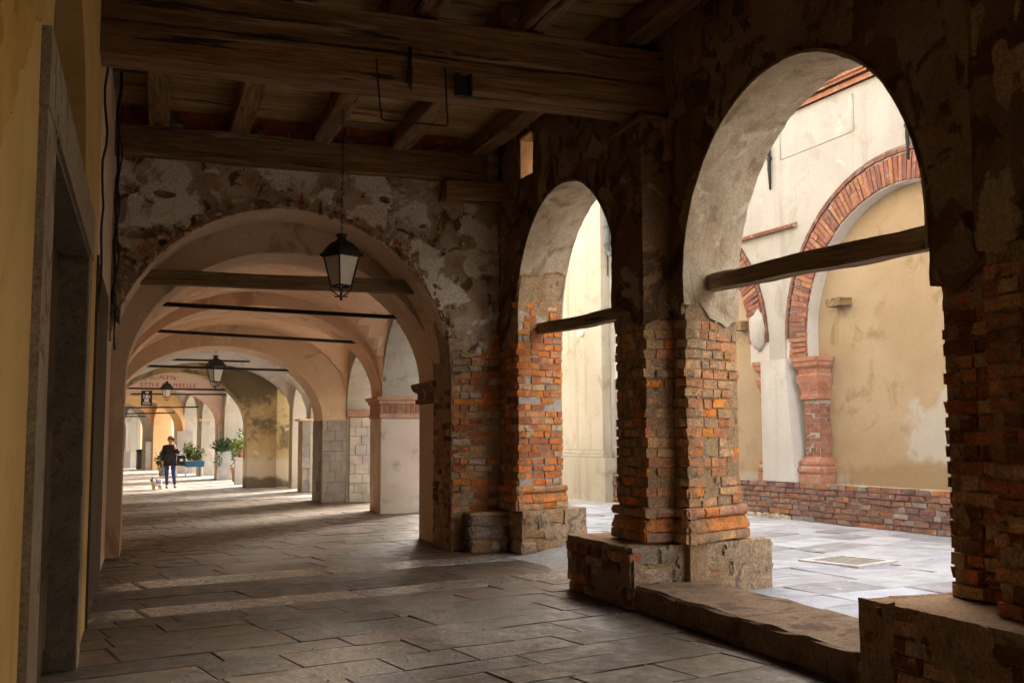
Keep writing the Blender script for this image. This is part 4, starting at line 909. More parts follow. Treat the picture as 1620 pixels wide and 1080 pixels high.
# ================================================================== HOUSE ACROSS THE STREET
def SW(s, z, d=0.0): return (11.66-0.087*(s-12.3)-d, s, z)
def sxy(s, d=0.0): p = SW(s, 0, d); return (p[0], p[1])
SWANG = math.atan2(-1.0, 0.087)
sh = empty('white_house', (11.5, 14, 0.07), 'white plastered house across the street with brick-trimmed blind arches', 'house')
mpW = lambda u, d, z: SW(u, z, -d)
RA = [(13.2, 2.93, 3.45, 2.93), (19.52, 2.93, 3.45, 2.93), (6.9, 2.93, 3.45, 2.93)]
bm = bmesh.new(); arch_wall(bm, 4.0, 22.6, 0.78, 7.72, 0, 0.30, mpW, RA, nz=1)
mesh_obj('front_wall', bm, 'white_plaster', sh)
bm = bmesh.new(); arch_wall(bm, 4.0, 22.6, 0.02, 7.6, 0.25, 0.6, mpW); mesh_obj('recess_wall', bm, 'ochre_plaster', sh)
bm = bmesh.new(); box(bm, 12.6, 17, 4, 22.5, 0, 8.0)
for v_ in bm.verts: v_.co.x += -0.087*(v_.co.y-12.3)
mesh_obj('body', bm, 'white_plaster', sh)
# white soffit ring behind the brick ring
for (uc, h, zs, rise) in RA[:2]:
    bm = bmesh.new(); n = 40; ri = 2.33
    for k in range(n):
        a, b = math.pi*k/n, math.pi*(k+1)/n
        pa = (uc+ri*math.cos(a), zs+ri*math.sin(a)); pb = (uc+ri*math.cos(b), zs+ri*math.sin(b)); qa = (uc+2.95*math.cos(a), zs+2.95*math.sin(a)); qb = (uc+2.95*math.cos(b), zs+2.95*math.sin(b))
        bm.faces.new([bm.verts.new(SW(*p)) for p in ((pa[0], pa[1], -.02), (pb[0], pb[1], -.02), (pb[0], pb[1], -.26), (pa[0], pa[1], -.26))])
        bm.faces.new([bm.verts.new(SW(*p)) for p in ((pa[0], pa[1], -.02), (pb[0], pb[1], -.02), (qb[0], qb[1], -.02), (qa[0], qa[1], -.02))])
    for s_ in (-1, 1):
        y_ = uc+s_*ri; q_ = uc+s_*2.95
        for (p, q) in (((y_, -.02), (y_, -.26)), ((y_, -.02), (q_, -.02))):
            bm.faces.new([bm.verts.new(SW(*v)) for v in ((p[0], 3.02, p[1]), (q[0], 3.02, q[1]), (q[0], zs, q[1]), (p[0], zs, p[1]))])
    mesh_obj('arch_soffit', bm, 'bounce_lit_plaster', sh)
    rnd = random.Random(int(uc*10))
    VS = [rough_box_mesh('brick', 0.44, 0.10, 0.075, 0.01, 0.006, 700+i) for i in range(4)]; VT = [rough_box_mesh('brick', 0.24, 0.10, 0.07, 0.01, 0.006, 720+i) for i in range(3)]
    sb = ((3, (0.40, 0.17, 0.12)), (2, (0.46, 0.22, 0.15)), (2, (0.33, 0.16, 0.13)), (1, (0.52, 0.26, 0.15)))
    nA = 84
    zsb = zs
    for k in range(-4, nA):
        a = math.pi*(k+0.5)/nA
        if uc > 15 and a < 1.9: continue
        if uc < 15 and a > 1.95: continue
        if k < 0: y_, z_, a_ = uc+2.57, zs+2.57*a, 0.0
        else: y_, z_, a_ = uc+2.57*math.cos(a), zs+2.57*math.sin(a), a
        two = rnd.random() < .45
        if two:
            for rr_, f_ in ((2.345+.13, .58), (2.80-.10, .42)):
                p = SW(uc+rr_*math.cos(a_), (z_ if k < 0 else zs+rr_*math.sin(a)), -.035+rnd.uniform(0, .02))
                o = put_piece('brick', rnd.choice(VS), 'street_brick', sh, p, 0, pick(rnd, sb)); o.rotation_euler = (0, -a_, R(90)+0.087); o.scale = (f_, 1, rnd.uniform(.9, 1.1)); 
        else:
            p = SW(y_, z_, -.035+rnd.uniform(0, .02)); o = put_piece('brick', rnd.choice(VS), 'street_brick', sh, p, 0, pick(rnd, sb)); o.rotation_euler = (0, -a_, R(90)+0.087); o.scale = (rnd.uniform(.95, 1.04), 1, rnd.uniform(.9, 1.1))
    for k in range(36):
        a = math.pi*(k+0.5)/36
        if uc > 15 and a < 1.9: continue
        if uc < 15 and a > 1.95: continue
        p = SW(uc+2.86*math.cos(a), zs+2.86*math.sin(a), -.02); o = put_piece('brick', rnd.choice(VT), 'street_brick', sh, p, 0, vary((0.30, 0.15, 0.12), .15, rnd)); o.rotation_euler = (0, -a-math.pi/2, R(90)+0.087)
# low brick plinth wall
bm = bmesh.new(); arch_wall(bm, 4, 22.3, 0.02, 0.775, -0.13, 0.27, mpW); mesh_obj('plinth_core', bm, 'pale_mortar', sh)
sbp = ((4, (0.36, 0.19, 0.15)), (3, (0.42, 0.25, 0.19)), (2, (0.28, 0.17, 0.15)), (1.2, (0.50, 0.24, 0.12)), (1, (0.45, 0.38, 0.36)))
lay_bricks(sh, sxy(18.6, .145), sxy(12.0, .145), 0.10, 0.79, lambda u, z, r: pick(r, sbp), seed=801, mat='street_brick', bl=0.30, mj=0.016, proud=0.02)
lay_bricks(sh, sxy(22.3, .145), sxy(21.2, .145), 0.10, 0.79, lambda u, z, r: pick(r, sbp), seed=802, mat='street_brick', bl=0.30, mj=0.016, proud=0.02)
lay_stones(sh, sxy(17.2, .2), sxy(15.9, .2), 0.06, 0.20, lambda r: (1.4, 1.4, 1.4), 1, seed=803, wl=(.2, .4))
# white tapered slab, brick pilaster with capital and base
bm = bmesh.new(); P8 = [(16.68, .78), (15.74, .78), (15.94, 3.07), (16.66, 3.07)]
fr = [bm.verts.new(SW(s_, z_, .17)) for s_, z_ in P8]; bk = [bm.verts.new(SW(s_, z_, -.24)) for s_, z_ in P8]
bm.faces.new(fr); bm.faces.new(bk[::-1])
for k in range(4): bm.faces.new((fr[k], fr[(k+1) % 4], bk[(k+1) % 4], bk[k]))
bmesh.ops.bevel(bm, geom=bm.edges[:], offset=.015, segments=2, affect='EDGES')
mesh_obj('white_buttress', bm, 'bounce_lit_plaster', sh)
def pilaster_sw(s0, s1, tc=1.0):
    lay_bricks(sh, sxy(s1, .0), sxy(s0, .0), 1.25, 2.3, lambda u, z, r: vary((0.46, 0.22, 0.16), .12, r), seed=int(s0*10), mat='street_brick', bl=0.28, proud=0.006, mj=.008, course=.088, bh=.076)
    lay_bricks(sh, sxy(s0, .0), sxy(s0, -.25), 1.25, 2.3, lambda u, z, r: vary((0.46, 0.22, 0.16), .12, r), seed=int(s0*10)+1, mat='street_brick', bl=0.28, proud=0.006, mj=.008, course=.088, bh=.076)
    bm = bmesh.new(); arch_wall(bm, s0+.01, s1-.01, 0.78, 3.05, 0.0, .25, mpW); mesh_obj('pilaster_core', bm, 'pale_mortar', sh)
    for nm, prof in (('capital', [(2.28, .0), (2.30, .05), (2.36, .05), (2.38, .02), (2.44, .03), (2.60, .10), (2.72, .12), (2.76, .07), (2.84, .08), (2.90, .15), (2.97, .16), (2.99, .19), (3.06, .19)]), ('base', [(.78, .13), (.92, .13), (.94, .10), (.99, .14), (1.05, .14), (1.09, .08), (1.13, .10), (1.18, .09), (1.22, .03), (1.26, .0)])):
        bm = bmesh.new(); prev = None
        for (z_, d_) in prof:
            d_ *= .7; ring = [bm.verts.new(SW(s_, z_, dd_)) for s_, dd_ in ((s0-d_, -.24), (s0-d_, .02+d_), (s1+d_, .02+d_), (s1+d_, -.24))]
            if prev: [bm.faces.new((prev[k], prev[k+1], ring[k+1], ring[k])) for k in range(3)]
            prev = ring
        bm.faces.new(prev); o = mesh_obj(nm, bm, 'terracotta', sh); o.color = (1.05, 1.0, 1.0, 1)
pilaster_sw(15.27, 15.66)
pilaster_sw(16.50, 16.80)
# chipped plaster lump on the farther arch, stub of timber, salt stain, panel grooves, ledge
bm = bmesh.new(); bmesh.ops.create_icosphere(bm, subdivisions=3, radius=1.0)
for v_ in bm.verts: v_.co = Vector((v_.co.x*.10, v_.co.y*.26, v_.co.z*.40))*(1+.2*fbm(v_.co.x*2, v_.co.y*2, v_.co.z*2))
mesh_obj('plaster_lump', bm, 'white_plaster', sh, loc=SW(16.93, 3.70, .0), smooth=True)
bm = bmesh.new(); box(bm, -.25, .16, -.2, .2, -.07, .07); mesh_obj('timber_stub', bm, 'grey_wood', sh, loc=SW(14.85, 4.0, -.26))
bm = bmesh.new(); box(bm, -.25, .14, -.15, .15, -.09, .09); mesh_obj('timber_stub', bm, 'grey_wood', sh, loc=SW(17.6, 3.85, -.26))
for (a, b) in (((14.17, 6.93), (16.1, 6.90)), ((14.17, 6.93), (14.17, 7.60)), ((16.1, 6.90), (16.1, 7.60))):
    bm = bmesh.new(); tube(bm, [SW(a[0], a[1], .004), SW(b[0], b[1], .004)], .014, 4); mesh_obj('panel_edge', bm, 'concrete', sh)
bm = bmesh.new(); 
for s0, s1 in ((15.7, 17.3), (17.31, 19.4)):
    vv_ = [bm.verts.new(SW(*p)) for p in ((s0, 5.52, .0), (s1, 5.52, .0), (s1, 5.52, .10), (s0, 5.52, .10), (s0, 5.62, .0), (s1, 5.62, .0), (s1, 5.57, .12), (s0, 5.57, .12))]
    for f in ((0, 1, 2, 3), (4, 5, 6, 7), (0, 1, 5, 4), (3, 2, 6, 7), (0, 3, 7, 4), (1, 2, 6, 5)): bm.faces.new([vv_[i] for i in f])
o = mesh_obj('drip_ledge', bm, 'terracotta', sh); o.color = (.6, .55, .5, 1)
# eaves: two brick courses and tiles
for zc, dp in ((7.76, .10), (7.86, .20)):
    bm = bmesh.new(); arch_wall(bm, 4, 22.7, zc-.045, zc+.045, -dp, .2, mpW); o = mesh_obj('cornice', bm, 'terracotta', sh); o.color = (1, .95, .9, 1)
rf = empty('tile_roof', SW(13, 7.95, .3), None); rf.parent = sh; rf.location = Vector(SW(13, 7.95, .3))-sh.location
bm = bmesh.new()
vv_ = [bm.verts.new(p) for p in (SW(4, 7.91, .26), SW(22.7, 7.91, .26), SW(22.7, 11.2, -4.2), SW(4, 11.2, -4.2))]; bm.faces.new(vv_)
r_ = bmesh.ops.extrude_face_region(bm, geom=bm.faces[:])
for v_ in r_['geom']:
    if isinstance(v_, bmesh.types.BMVert): v_.co.z -= .05
o = mesh_obj('roof_deck', bm, 'terracotta', sh); o.color = (1, .9, .8, 1)
tm = bmesh.new()
for k in range(7):
    a0, a1 = math.pi*k/7, math.pi*(k+1)/7
    for (r0_, x0_), (r1_, x1_) in (((.085, 0), (.07, .45)),):
        tm.faces.new([tm.verts.new(p) for p in ((x0_, r0_*math.cos(a0), r0_*math.sin(a0)), (x0_, r0_*math.cos(a1), r0_*math.sin(a1)), (x1_, r1_*math.cos(a1), r1_*math.sin(a1)), (x1_, r1_*math.cos(a0), r1_*math.sin(a0)))])
tme = bpy.data.meshes.new('roof_tile'); tm.to_mesh(tme); tm.free(); tme.materials.append(MATS['terracotta'])
for s_ in frange(12.2, 22.7, .2):
    for q in range(4):
        d_ = .32-.34*q; z_ = 7.90+.255*q+.01
        o = put_piece('roof_tile', tme, 'terracotta', sh, SW(s_+rr.uniform(-.015, .015), z_, d_), 0, vary((1.25, 1.05, .85), .2, rr)); o.rotation_euler = (0, -R(36.5), R(5))
# wall irons and downpipe
for k, (s_, z0, z1, lb) in enumerate(((12.95, 6.1, 6.85, 'black iron tie anchor over the brick arch of the white house'), (16.39, 6.38, 7.2, 'thin black iron tie anchor left of the panel on the white house'))):
    bm = bmesh.new(); tube(bm, [SW(s_, z0, .03), SW(s_, (z0+z1)/2, .045), SW(s_, z1, .03)], [.018, .035, .03], 6); box(bm, SW(s_, 0)[0]-.06, SW(s_, 0)[0]-.01, s_-.05, s_+.05, (z0+z1)/2-.03+.2, (z0+z1)/2+.03+.2)
    mesh_obj('wall_anchor', bm, 'black_iron', label=lb, cat='wall anchor', group='iron wall anchors')
dpp = empty('downpipe', SW(22.52, 5.9, .1), 'dark metal downpipe under the eaves of the white house', 'downpipe')
bm = bmesh.new(); tube(bm, [SW(22.52, 7.7, .1), SW(22.52, 6.35, .1), SW(22.50, 6.22, .1), SW(22.37, 6.12, .1), SW(22.02, 6.05, .1)], .065, 10); mesh_obj('pipe', bm, 'pipe_metal', dpp)
bm = bmesh.new(); tube(bm, [SW(22.52, 6.80, .1), SW(22.52, 6.86, .1)], .078, 10); tube(bm, [SW(22.52, 6.35, .1), SW(22.52, 6.45, .1)], .076, 10); tube(bm, [SW(22.52, 6.83, .1), SW(22.17, 6.83, .12)], .012, 5); mesh_obj('bracket', bm, 'pipe_metal', dpp)
bm = bmesh.new(); tube(bm, [SW(22.56, 6.3, .06), SW(22.56, 5.6, .06)], .014, 5); mesh_obj('cable', bm, 'black_iron', dpp)

th = empty('added_low_house', (14.5, 0, 0.07), 'unseen low cream house added across the street to shape the light', 'house')
bm = bmesh.new(); box(bm, 12.4, 18, -16, 3.9, 0, 5.5); mesh_obj('wall', bm, 'cream_plaster', th)  # unseen house added to block sun, kept low to let street light in
# ---- cream house farther up the street
ch = empty('cream_house', (12, 27, 0.07), 'cream plastered house with pilaster pedestal and quoins farther up the street', 'house')
bm = bmesh.new(); vv_ = []
CH = [(10.646, 22.62), (10.36, 26.2), (13, 26.5), (13.4, 22.62)]
lo = [bm.verts.new((x, y, 0)) for x, y in CH]; hi = [bm.verts.new((x, y, 7.9)) for x, y in CH]; bm.faces.new(lo); bm.faces.new(hi)
for k in range(4): bm.faces.new((lo[k], lo[(k+1) % 4], hi[(k+1) % 4], hi[k]))
mesh_obj('wall', bm, 'cream_plaster', ch)
def cx(y): return 10.62-0.08*(y-22.95)
def cbox(name, y0, y1, z0, z1, d, mat='cream_plaster', bev=.01):
    bm = bmesh.new(); v8 = box(bm, -d, 0.05, 0, y1-y0, z0, z1)
    for v_ in v8: v_.co.x += cx(y0+v_.co.y)
    if bev: bmesh.ops.bevel(bm, geom=bm.edges[:], offset=bev, segments=1, affect='EDGES')
    for v_ in bm.verts: v_.co.y += y0
    return mesh_obj(name, bm, mat, ch)
cbox('pilaster', 22.64, 24.8, 1.3, 7.8, .10); cbox('pedestal', 22.3, 24.95, 0.03, 1.12, .24); cbox('base_moulding', 22.45, 24.9, 1.125, 1.2, .20); cbox('base_moulding', 22.52, 24.86, 1.203, 1.298, .15)
for k in range(20):
    cbox('quoin', 25.0, 25.7 if k % 2 else 25.45, 0.1+k*.38, .1+k*.38+.35, .09)
cbox('quoin_strip', 25.75, 26.1, 0.03, 1.0, .06, 'grey_plaster')
bm = bmesh.new(); bmesh.ops.create_uvsphere(bm, u_segments=10, v_segments=6, radius=.09); mesh_obj('wall_light', bm, 'white_plastic', loc=(cx(23.6)-.14, 23.6, 4.25), smooth=True, label='small round white fitting on the cream pilaster up the street', cat='wall light')
# ---- row of houses that closes the view beyond
hr = [((22, 33), (23, 50), 'orange_plaster', 'orange'), ((23, 50), (19, 66), 'cream_plaster', 'pale cream'), ((19, 66), (8, 78), 'white_plaster', 'white'), ((8, 78), (-14, 84), 'orange_plaster', 'warm orange')]
for (a, b, m, cn) in hr:
    A, B = Vector(a), Vector(b); t = (B-A).normalized(); n = Vector((t.y, -t.x)); L_ = (B-A).length
    h_ = empty('town_house', (A.x, A.y, 0.07), '%s house front seen through the far arches' % cn, 'house', 'houses along the far street')
    bm = bmesh.new(); q = [A, B, B+n*6, A+n*6]; lo = [bm.verts.new((p.x, p.y, 0)) for p in q]; hi = [bm.verts.new((p.x, p.y, 10)) for p in q]; bm.faces.new(lo); bm.faces.new(hi)
    for k in range(4): bm.faces.new((lo[k], lo[(k+1) % 4], hi[(k+1) % 4], hi[k]))
    mesh_obj('wall', bm, m, h_)
    for fl_ in range(2):
        for k in range(int(L_/2.6)):
            c = A+t*(1.4+2.6*k)-n*.03; z0 = 1.0+fl_*3.4
            bm = bmesh.new(); box(bm, -.5, .5, -.03, .03, z0, z0+1.7); o = mesh_obj('window', bm, 'grey_plaster', h_, loc=(c.x, c.y, 0)); o.rotation_euler.z = math.atan2(t.y, t.x)

# ================================================================== FAR ARCADE
def seg_map(A, B, side=1):
    A, B = Vector(A), Vector(B); t = (B-A).normalized(); n = Vector((t.y, -t.x))*side
    return (lambda u, d, z: (A.x+t.x*u+n.x*d, A.y+t.y*u+n.y*d, z)), (B-A).length
ST = [  # right foot, left foot, thickness, springing, crest, material, soffit material
    ((4.87, 22.4), (-0.55, 22.4), 1.0, 2.5, 4.45, 'vault_plaster', 'vault_plaster'),
    ((4.25, 26.7), (-0.82, 26.7), 1.4, 2.07, 3.93, 'beige_plaster', 'beige_plaster'),
    ((3.17, 35.1), (-1.25, 34.9), 1.0, 1.95, 3.78, 'grimy_plaster', 'grimy_plaster'),
    ((2.80, 43.0), (-1.55, 42.2), 1.0, 2.2, 3.62, 'pink_plaster', 'pink_plaster'),
    ((1.50, 51.0), (-2.6, 49.2), 0.9, 2.1, 3.55, 'orange_plaster', 'orange_plaster'),
    ((0.12, 57.3), (-3.6, 54.8), 0.9, 2.1, 3.55, 'orange_plaster', 'cream_plaster'),
    ((-1.30, 61.5), (-4.7, 58.4), 0.9, 2.1, 3.5, 'cream_plaster', 'cream_plaster'),
    ((-3.3, 65.6), (-6.4, 61.9), 0.9, 2.1, 3.5, 'cream_plaster', 'cream_plaster')]
LBL = ['peach plaster rib between the two nearest groin vaults', 'second transverse arch, beige plaster on grey stone blocks', 'mould-stained ochre plaster transverse arch beyond the second one', 'pink plaster transverse arch with red lettering', 'orange plaster arch with grey base behind the walking person', 'orange plaster arch farther beyond the walking person', 'cream plaster arch near the far end of the arcade', 'last cream plaster arch at the far end of the arcade']
for k, ((rx, ry), (lx, ly), th, zs, cr_, mf, msf) in enumerate(ST):
    mp, Wd = seg_map((lx, ly), (rx, ry), -1)
    t = empty('transverse_arch', ((rx+lx)/2, (ry+ly)/2, 0), LBL[k], 'arch', 'transverse arches of the far arcade')
    bm = bmesh.new(); ext = 0.95 if k == 2 else (0.75 if k == 1 else 0.12)
    arch_wall(bm, -0.8, Wd+ext, -0.02, 5.6, -th/2, th/2, mp, [(Wd/2, Wd/2, zs, cr_-zs)], mi_soffit=1 if msf != mf else None)
    mesh_obj('arch_masonry', bm, [mf, msf] if msf != mf else [mf], t)
    ST[k] = ST[k] + (t,)
# groin vaults between stations
def groin(name, L0, R0, L1, R1, zs, crown, mat, label, n=22):
    V, F = [], []
    for i in range(n+1):
        for j in range(n+1):
            s, q = i/n, j/n
            a = Vector(L0).lerp(Vector(R0), s); b = Vector(L1).lerp(Vector(R1), s); p = a.lerp(b, q)
            h1 = math.sqrt(max(0, 1-(2*s-1)**2)); h2 = math.sqrt(max(0, 1-(2*q-1)**2)); V.append((p.x, p.y, zs+(crown-zs)*max(h1, h2)))
    for i in range(n):
        for j in range(n): a = i*(n+1)+j; F.append((a, a+1, a+n+2, a+n+1))
    me = pdmesh(name, V, F)
    o = mesh_obj(name, me, mat, label=label, cat='vault', group='groin vaults of the far arcade')
    for p in me.polygons: p.use_smooth = True
    me.set_sharp_from_angle(angle=R(25)); return o
groin('groin_vault', (-0.6, 16.4), (4.95, 16.4), (-0.6, 21.9), (4.95, 21.9), 2.5, 4.72, 'vault_plaster', 'peach groin vault just behind the inner arch')
groin('groin_vault', (-0.7, 22.9), (4.95, 22.9), (-0.85, 26.0), (4.95, 26.0), 2.5, 4.45, 'vault_plaster', 'peach groin vault before the second transverse arch')
groin('groin_vault', (-0.9, 27.4), (4.9, 27.4), (-1.0, 31.2), (4.7, 31.2), 2.2, 4.1, 'grey_plaster', 'pale grey groin vault with a lantern beyond the second transverse arch')
groin('groin_vault', (-1.0, 31.2), (4.7, 31.2), (-1.3, 34.5), (4.7, 34.5), 2.2, 4.1, 'grey_plaster', 'pale grey groin vault before the mould-stained arch')
vm = ['white_plaster', 'white_plaster', 'cream_plaster', 'cream_plaster', 'cream_plaster']
vl = ['pale groin vault between stained arch and pink arch', 'white groin vault between pink arch and first orange arch', 'cream groin vault between the two orange arches', 'cream groin vault after the farther orange arch', 'cream groin vault at the far end']
for k in range(2, 7):
    a, b = ST[k], ST[k+1]; R0, L0, R1, L1 = [Vector(v) for v in (a[0], a[1], b[0], b[1])]
    groin('groin_vault', L0+Vector((0, .4)), R0+Vector((.35, .4)), L1, R1+Vector((.35, 0)), 2.3, 4.45, vm[k-2], vl[k-2], n=16)
# arcade wall of the far part: piers and street arches
fa = empty('far_arcade_wall', (5.3, 24, 0), 'plastered far arcade wall with row of street arches receding left', 'wall')
def street_wall(A, B, arches, mat, d1=1.0, zt=9.0):
    mp, L_ = seg_map(A, B, 1); bm = bmesh.new(); arch_wall(bm, 0, L_, -0.02, zt, 0, d1, mp, arches); mesh_obj('wall_bay', bm, mat, fa); return mp, L_
# note: normal to the right of travel is the street side
street_wall((4.87, 15.3), (4.87, 26.1), [(3.83, 2.72, 2.5, 2.02), (9.15, 1.50, 2.3, 1.35)], 'cream_plaster', 0.98)
street_wall((4.95, 26.1), (4.55, 34.6), [(3.2, 1.75, 2.2, 1.5), (6.75, 1.15, 2.2, 1.2)], 'cream_plaster', 0.95)
street_wall((3.32, 35.5), (2.95, 43.0), [(3.6, 3.1, 2.2, 1.9)], 'cream_plaster', 0.9)
street_wall((2.95, 43.4), (1.65, 51.0), [(1.95, 1.6, 2.3, 1.4), (5.9, 1.45, 2.3, 1.3)], 'cream_plaster', 0.9)
street_wall((1.65, 51.3), (0.25, 57.4), [(3.3, 2.2, 2.2, 1.5)], 'orange_plaster', 0.9)
street_wall((0.25, 57.6), (-1.2, 61.6), [(2.3, 1.6, 2.2, 1.4)], 'cream_plaster', 0.9)
street_wall((-1.2, 61.8), (-3.2, 65.7), [(2.3, 1.6, 2.2, 1.4)], 'cream_plaster', 0.9)
bm = bmesh.new(); arch_wall(bm, 4.0, 5.45, -.02, 5.4, 0, .5, lambda u, d, z: (u, 35.25+d, z)); mesh_obj('stained_wall', bm, 'grimy_plaster', fa)
# upper storeys over the far arcade (close the space above the vaults)
bm = bmesh.new()
pts = [(-1.2, 15.4), (5.8, 15.4), (5.8, 26), (5.4, 35), (3.8, 43), (2.5, 51), (1.0, 57.5), (-.6, 62), (-2.8, 66), (-7.0, 62), (-5.2, 58), (-4.2, 54), (-3.2, 49), (-2.2, 42), (-1.8, 35), (-1.4, 27)]
lo = [bm.verts.new((x, y, 5.3)) for x, y in pts]; hi = [bm.verts.new((x, y, 9.0)) for x, y in pts]; bm.faces.new(lo); bm.faces.new(hi)
for k in range(len(pts)): bm.faces.new((lo[k], lo[(k+1) % len(pts)], hi[(k+1) % len(pts)], hi[k]))
mesh_obj('upper_storey', bm, 'cream_plaster', fa)
# back wall of the far arcade
fb = empty('far_house_wall', (-1.2, 30, 0), 'plastered house wall along the left side of the far arcade', 'wall')
lw = [(-0.55, 16.3), (-0.7, 22), (-0.9, 27), (-1.3, 35), (-1.7, 42.3), (-2.8, 49.3), (-3.9, 55), (-5, 58.6), (-6.8, 62.2)]
for k in range(len(lw)-1):
    mp, L_ = seg_map(lw[k], lw[k+1], -1); bm = bmesh.new(); arch_wall(bm, 0, L_, -.02, 6.0, 0, .4, mp); mesh_obj('wall_bay', bm, ['beige_plaster', 'beige_plaster', 'beige_plaster', 'pink_plaster', 'orange_plaster', 'orange_plaster', 'cream_plaster', 'cream_plaster'][k], fb)

# ---- cladding of the far piers
# capital with frieze on the plastered pillar
def ring_prof(bm, x0, x1, y0, y1, prof):
    prev = None
    for (z_, d_) in prof:
        ring = [bm.verts.new(p) for p in ((x0-d_, y0-d_, z_), (x1, y0-d_, z_), (x1, y1+d_, z_), (x0-d_, y1+d_, z_))]
        if prev: [bm.faces.new((prev[k], prev[(k+1) % 4], ring[(k+1) % 4], ring[k])) for k in range(4)]
        else: bm.faces.new(ring)
        prev = ring
    bm.faces.new(prev)
pw = empty('pillar_capital', (5.3, 22.4, 2.1), 'worn terracotta frieze and capital on the plastered pillar', 'capital')
bm = bmesh.new(); ring_prof(bm, 4.85, 5.86, 21.84, 22.93, [(2.06, .0), (2.07, .03), (2.15, .035), (2.16, .015), (2.37, .015), (2.38, .05), (2.44, .06), (2.47, .10), (2.53, .11)]); o = mesh_obj('frieze', bm, 'terracotta', pw); o.color = (1.35, 1.6, 1.5, 1)
for k in range(8):
    bm = bmesh.new(); box(bm, 4.9+k*.12, 4.98+k*.12, 21.805, 21.826, 2.18, 2.35); o = mesh_obj('carved_panel', bm, 'terracotta', pw); o.color = (.8, .75, .7, 1)
surf('pillar_plaster', (0.60, 0.49, 0.40), (0.68, 0.58, 0.49), 1.2, (0.45, 0.36, 0.28), 1.8, (0.56, 0.68), (0.52, 0.46, 0.42), 1.5, (0.6, 0.7), rough=.9, bump=.3, fine=.08)
bm = bmesh.new(); box(bm, 4.84, 5.855, 21.83, 22.94, -.02, 2.055); bmesh.ops.bevel(bm, geom=bm.edges[:], offset=.01, segments=1, affect='EDGES'); mesh_obj('shaft', bm, 'pillar_plaster', pw)
# grey stone block piers under the second transverse arch
sp = empty('stone_block_pier', (4.9, 26.3, 0), 'grey stone block pier carrying the second transverse arch', 'pier', 'stone piers of the far arcade')
def blocks(parent, p0, p1, z0, z1, rows, cols, col, seed, depth=.12, proud=.006):
    rnd = random.Random(seed); p0, p1 = Vector(p0), Vector(p1); t = p1-p0; L_ = t.length; t /= L_; n = Vector((t.y, -t.x)); h = (z1-z0)/rows
    for r_ in range(rows):
        cuts = [0] + sorted((c+(0.5 if r_ % 2 else 0)+rnd.uniform(-.12, .12))/cols*L_ for c in range(1 if not r_ % 2 else 0, cols)) + [L_]
        cuts = [c for c in cuts if 0 <= c <= L_]
        for a, b in zip(cuts, cuts[1:]):
            if b-a < .06: continue
            me = rough_box_mesh('stone_block', b-a-.012, depth, h-.012, .012, .004, rnd.random()); q = p0+t*((a+b)/2)-n*(depth/2-rnd.uniform(0, proud)-.02)
            put_piece('stone_block', me, 'stone_block', parent, (q.x, q.y, z0+h*(r_+.5)), math.atan2(t.y, t.x), vary(col, .12, rnd))
bm = bmesh.new(); box(bm, 4.245, 4.96, 25.99, 27.41, -.02, 2.07); box(bm, 4.95, 5.86, 25.91, 26.95, -.02, 2.2); mesh_obj('core', bm, 'mortar', sp)
blocks(sp, (4.25, 26.0), (4.92, 26.0), 0, 2.08, 8, 2, (0.40, 0.375, 0.35), 1)
blocks(sp, (4.93, 25.90), (5.88, 25.90), 0, 2.16, 9, 3, (0.54, 0.49, 0.44), 2)
blocks(sp, (4.25, 27.4), (4.25, 26.0), 0, 2.08, 8, 3, (0.30, 0.27, 0.24), 3)
bm = bmesh.new(); ring_prof(bm, 4.91, 5.9, 25.88, 26.9, [(2.17, .0), (2.18, .04), (2.32, .05), (2.34, .02)]); o = mesh_obj('cap', bm, 'terracotta', sp); o.color = (1.2, 1.3, 1.2, 1)
sp2 = empty('stone_block_pier', (4.9, 31.5, 0), 'darker stone block pier just beyond the second transverse arch', 'pier', 'stone piers of the far arcade')
bm = bmesh.new(); box(bm, 4.5, 5.3, 31.1, 32.1, -.02, 2.15); mesh_obj('core', bm, 'mortar', sp2); blocks(sp2, (4.48, 31.08), (5.3, 31.08), 0, 2.15, 6, 2, (0.34, 0.31, 0.28), 4)
bm = bmesh.new(); ring_prof(bm, 4.46, 5.35, 31.05, 32.12, [(2.15, .0), (2.16, .06), (2.22, .07)]); mesh_obj('cap', bm, 'beige_plaster', sp2)
sp3 = empty('stone_block_pier', (2.9, 43.0, 0), 'stone block pier under the pink arch', 'pier', 'stone piers of the far arcade')
bm = bmesh.new(); box(bm, 2.76, 3.85, 42.45, 43.5, -.02, 2.2); mesh_obj('core', bm, 'mortar', sp3); blocks(sp3, (2.76, 42.43), (3.85, 42.43), 0, 2.2, 7, 3, (0.42, 0.36, 0.30), 5)
bm = bmesh.new(); ring_prof(bm, 3.1, 3.95, 42.40, 43.5, [(2.2, .0), (2.22, .06), (2.34, .08)]); mesh_obj('cap', bm, 'beige_plaster', sp3)
sp4 = empty('stone_block_pier', (2.7, 47.2, 0), 'pale stone block pier behind the blue planter', 'pier', 'stone piers of the far arcade')
bm = bmesh.new(); box(bm, 2.36, 3.2, 47.0, 47.9, -.02, 2.4); mesh_obj('core', bm, 'mortar', sp4); blocks(sp4, (2.36, 46.98), (3.2, 46.98), 0, 2.4, 6, 2, (0.58, 0.52, 0.46), 6); blocks(sp4, (2.34, 47.9), (2.34, 46.98), 0, 2.4, 6, 2, (0.42, 0.36, 0.32), 7)
bm = bmesh.new(); ring_prof(bm, 2.3, 3.2, 46.95, 47.9, [(2.4, .0), (2.41, .05), (2.5, .06)]); mesh_obj('cap', bm, 'beige_plaster', sp4)
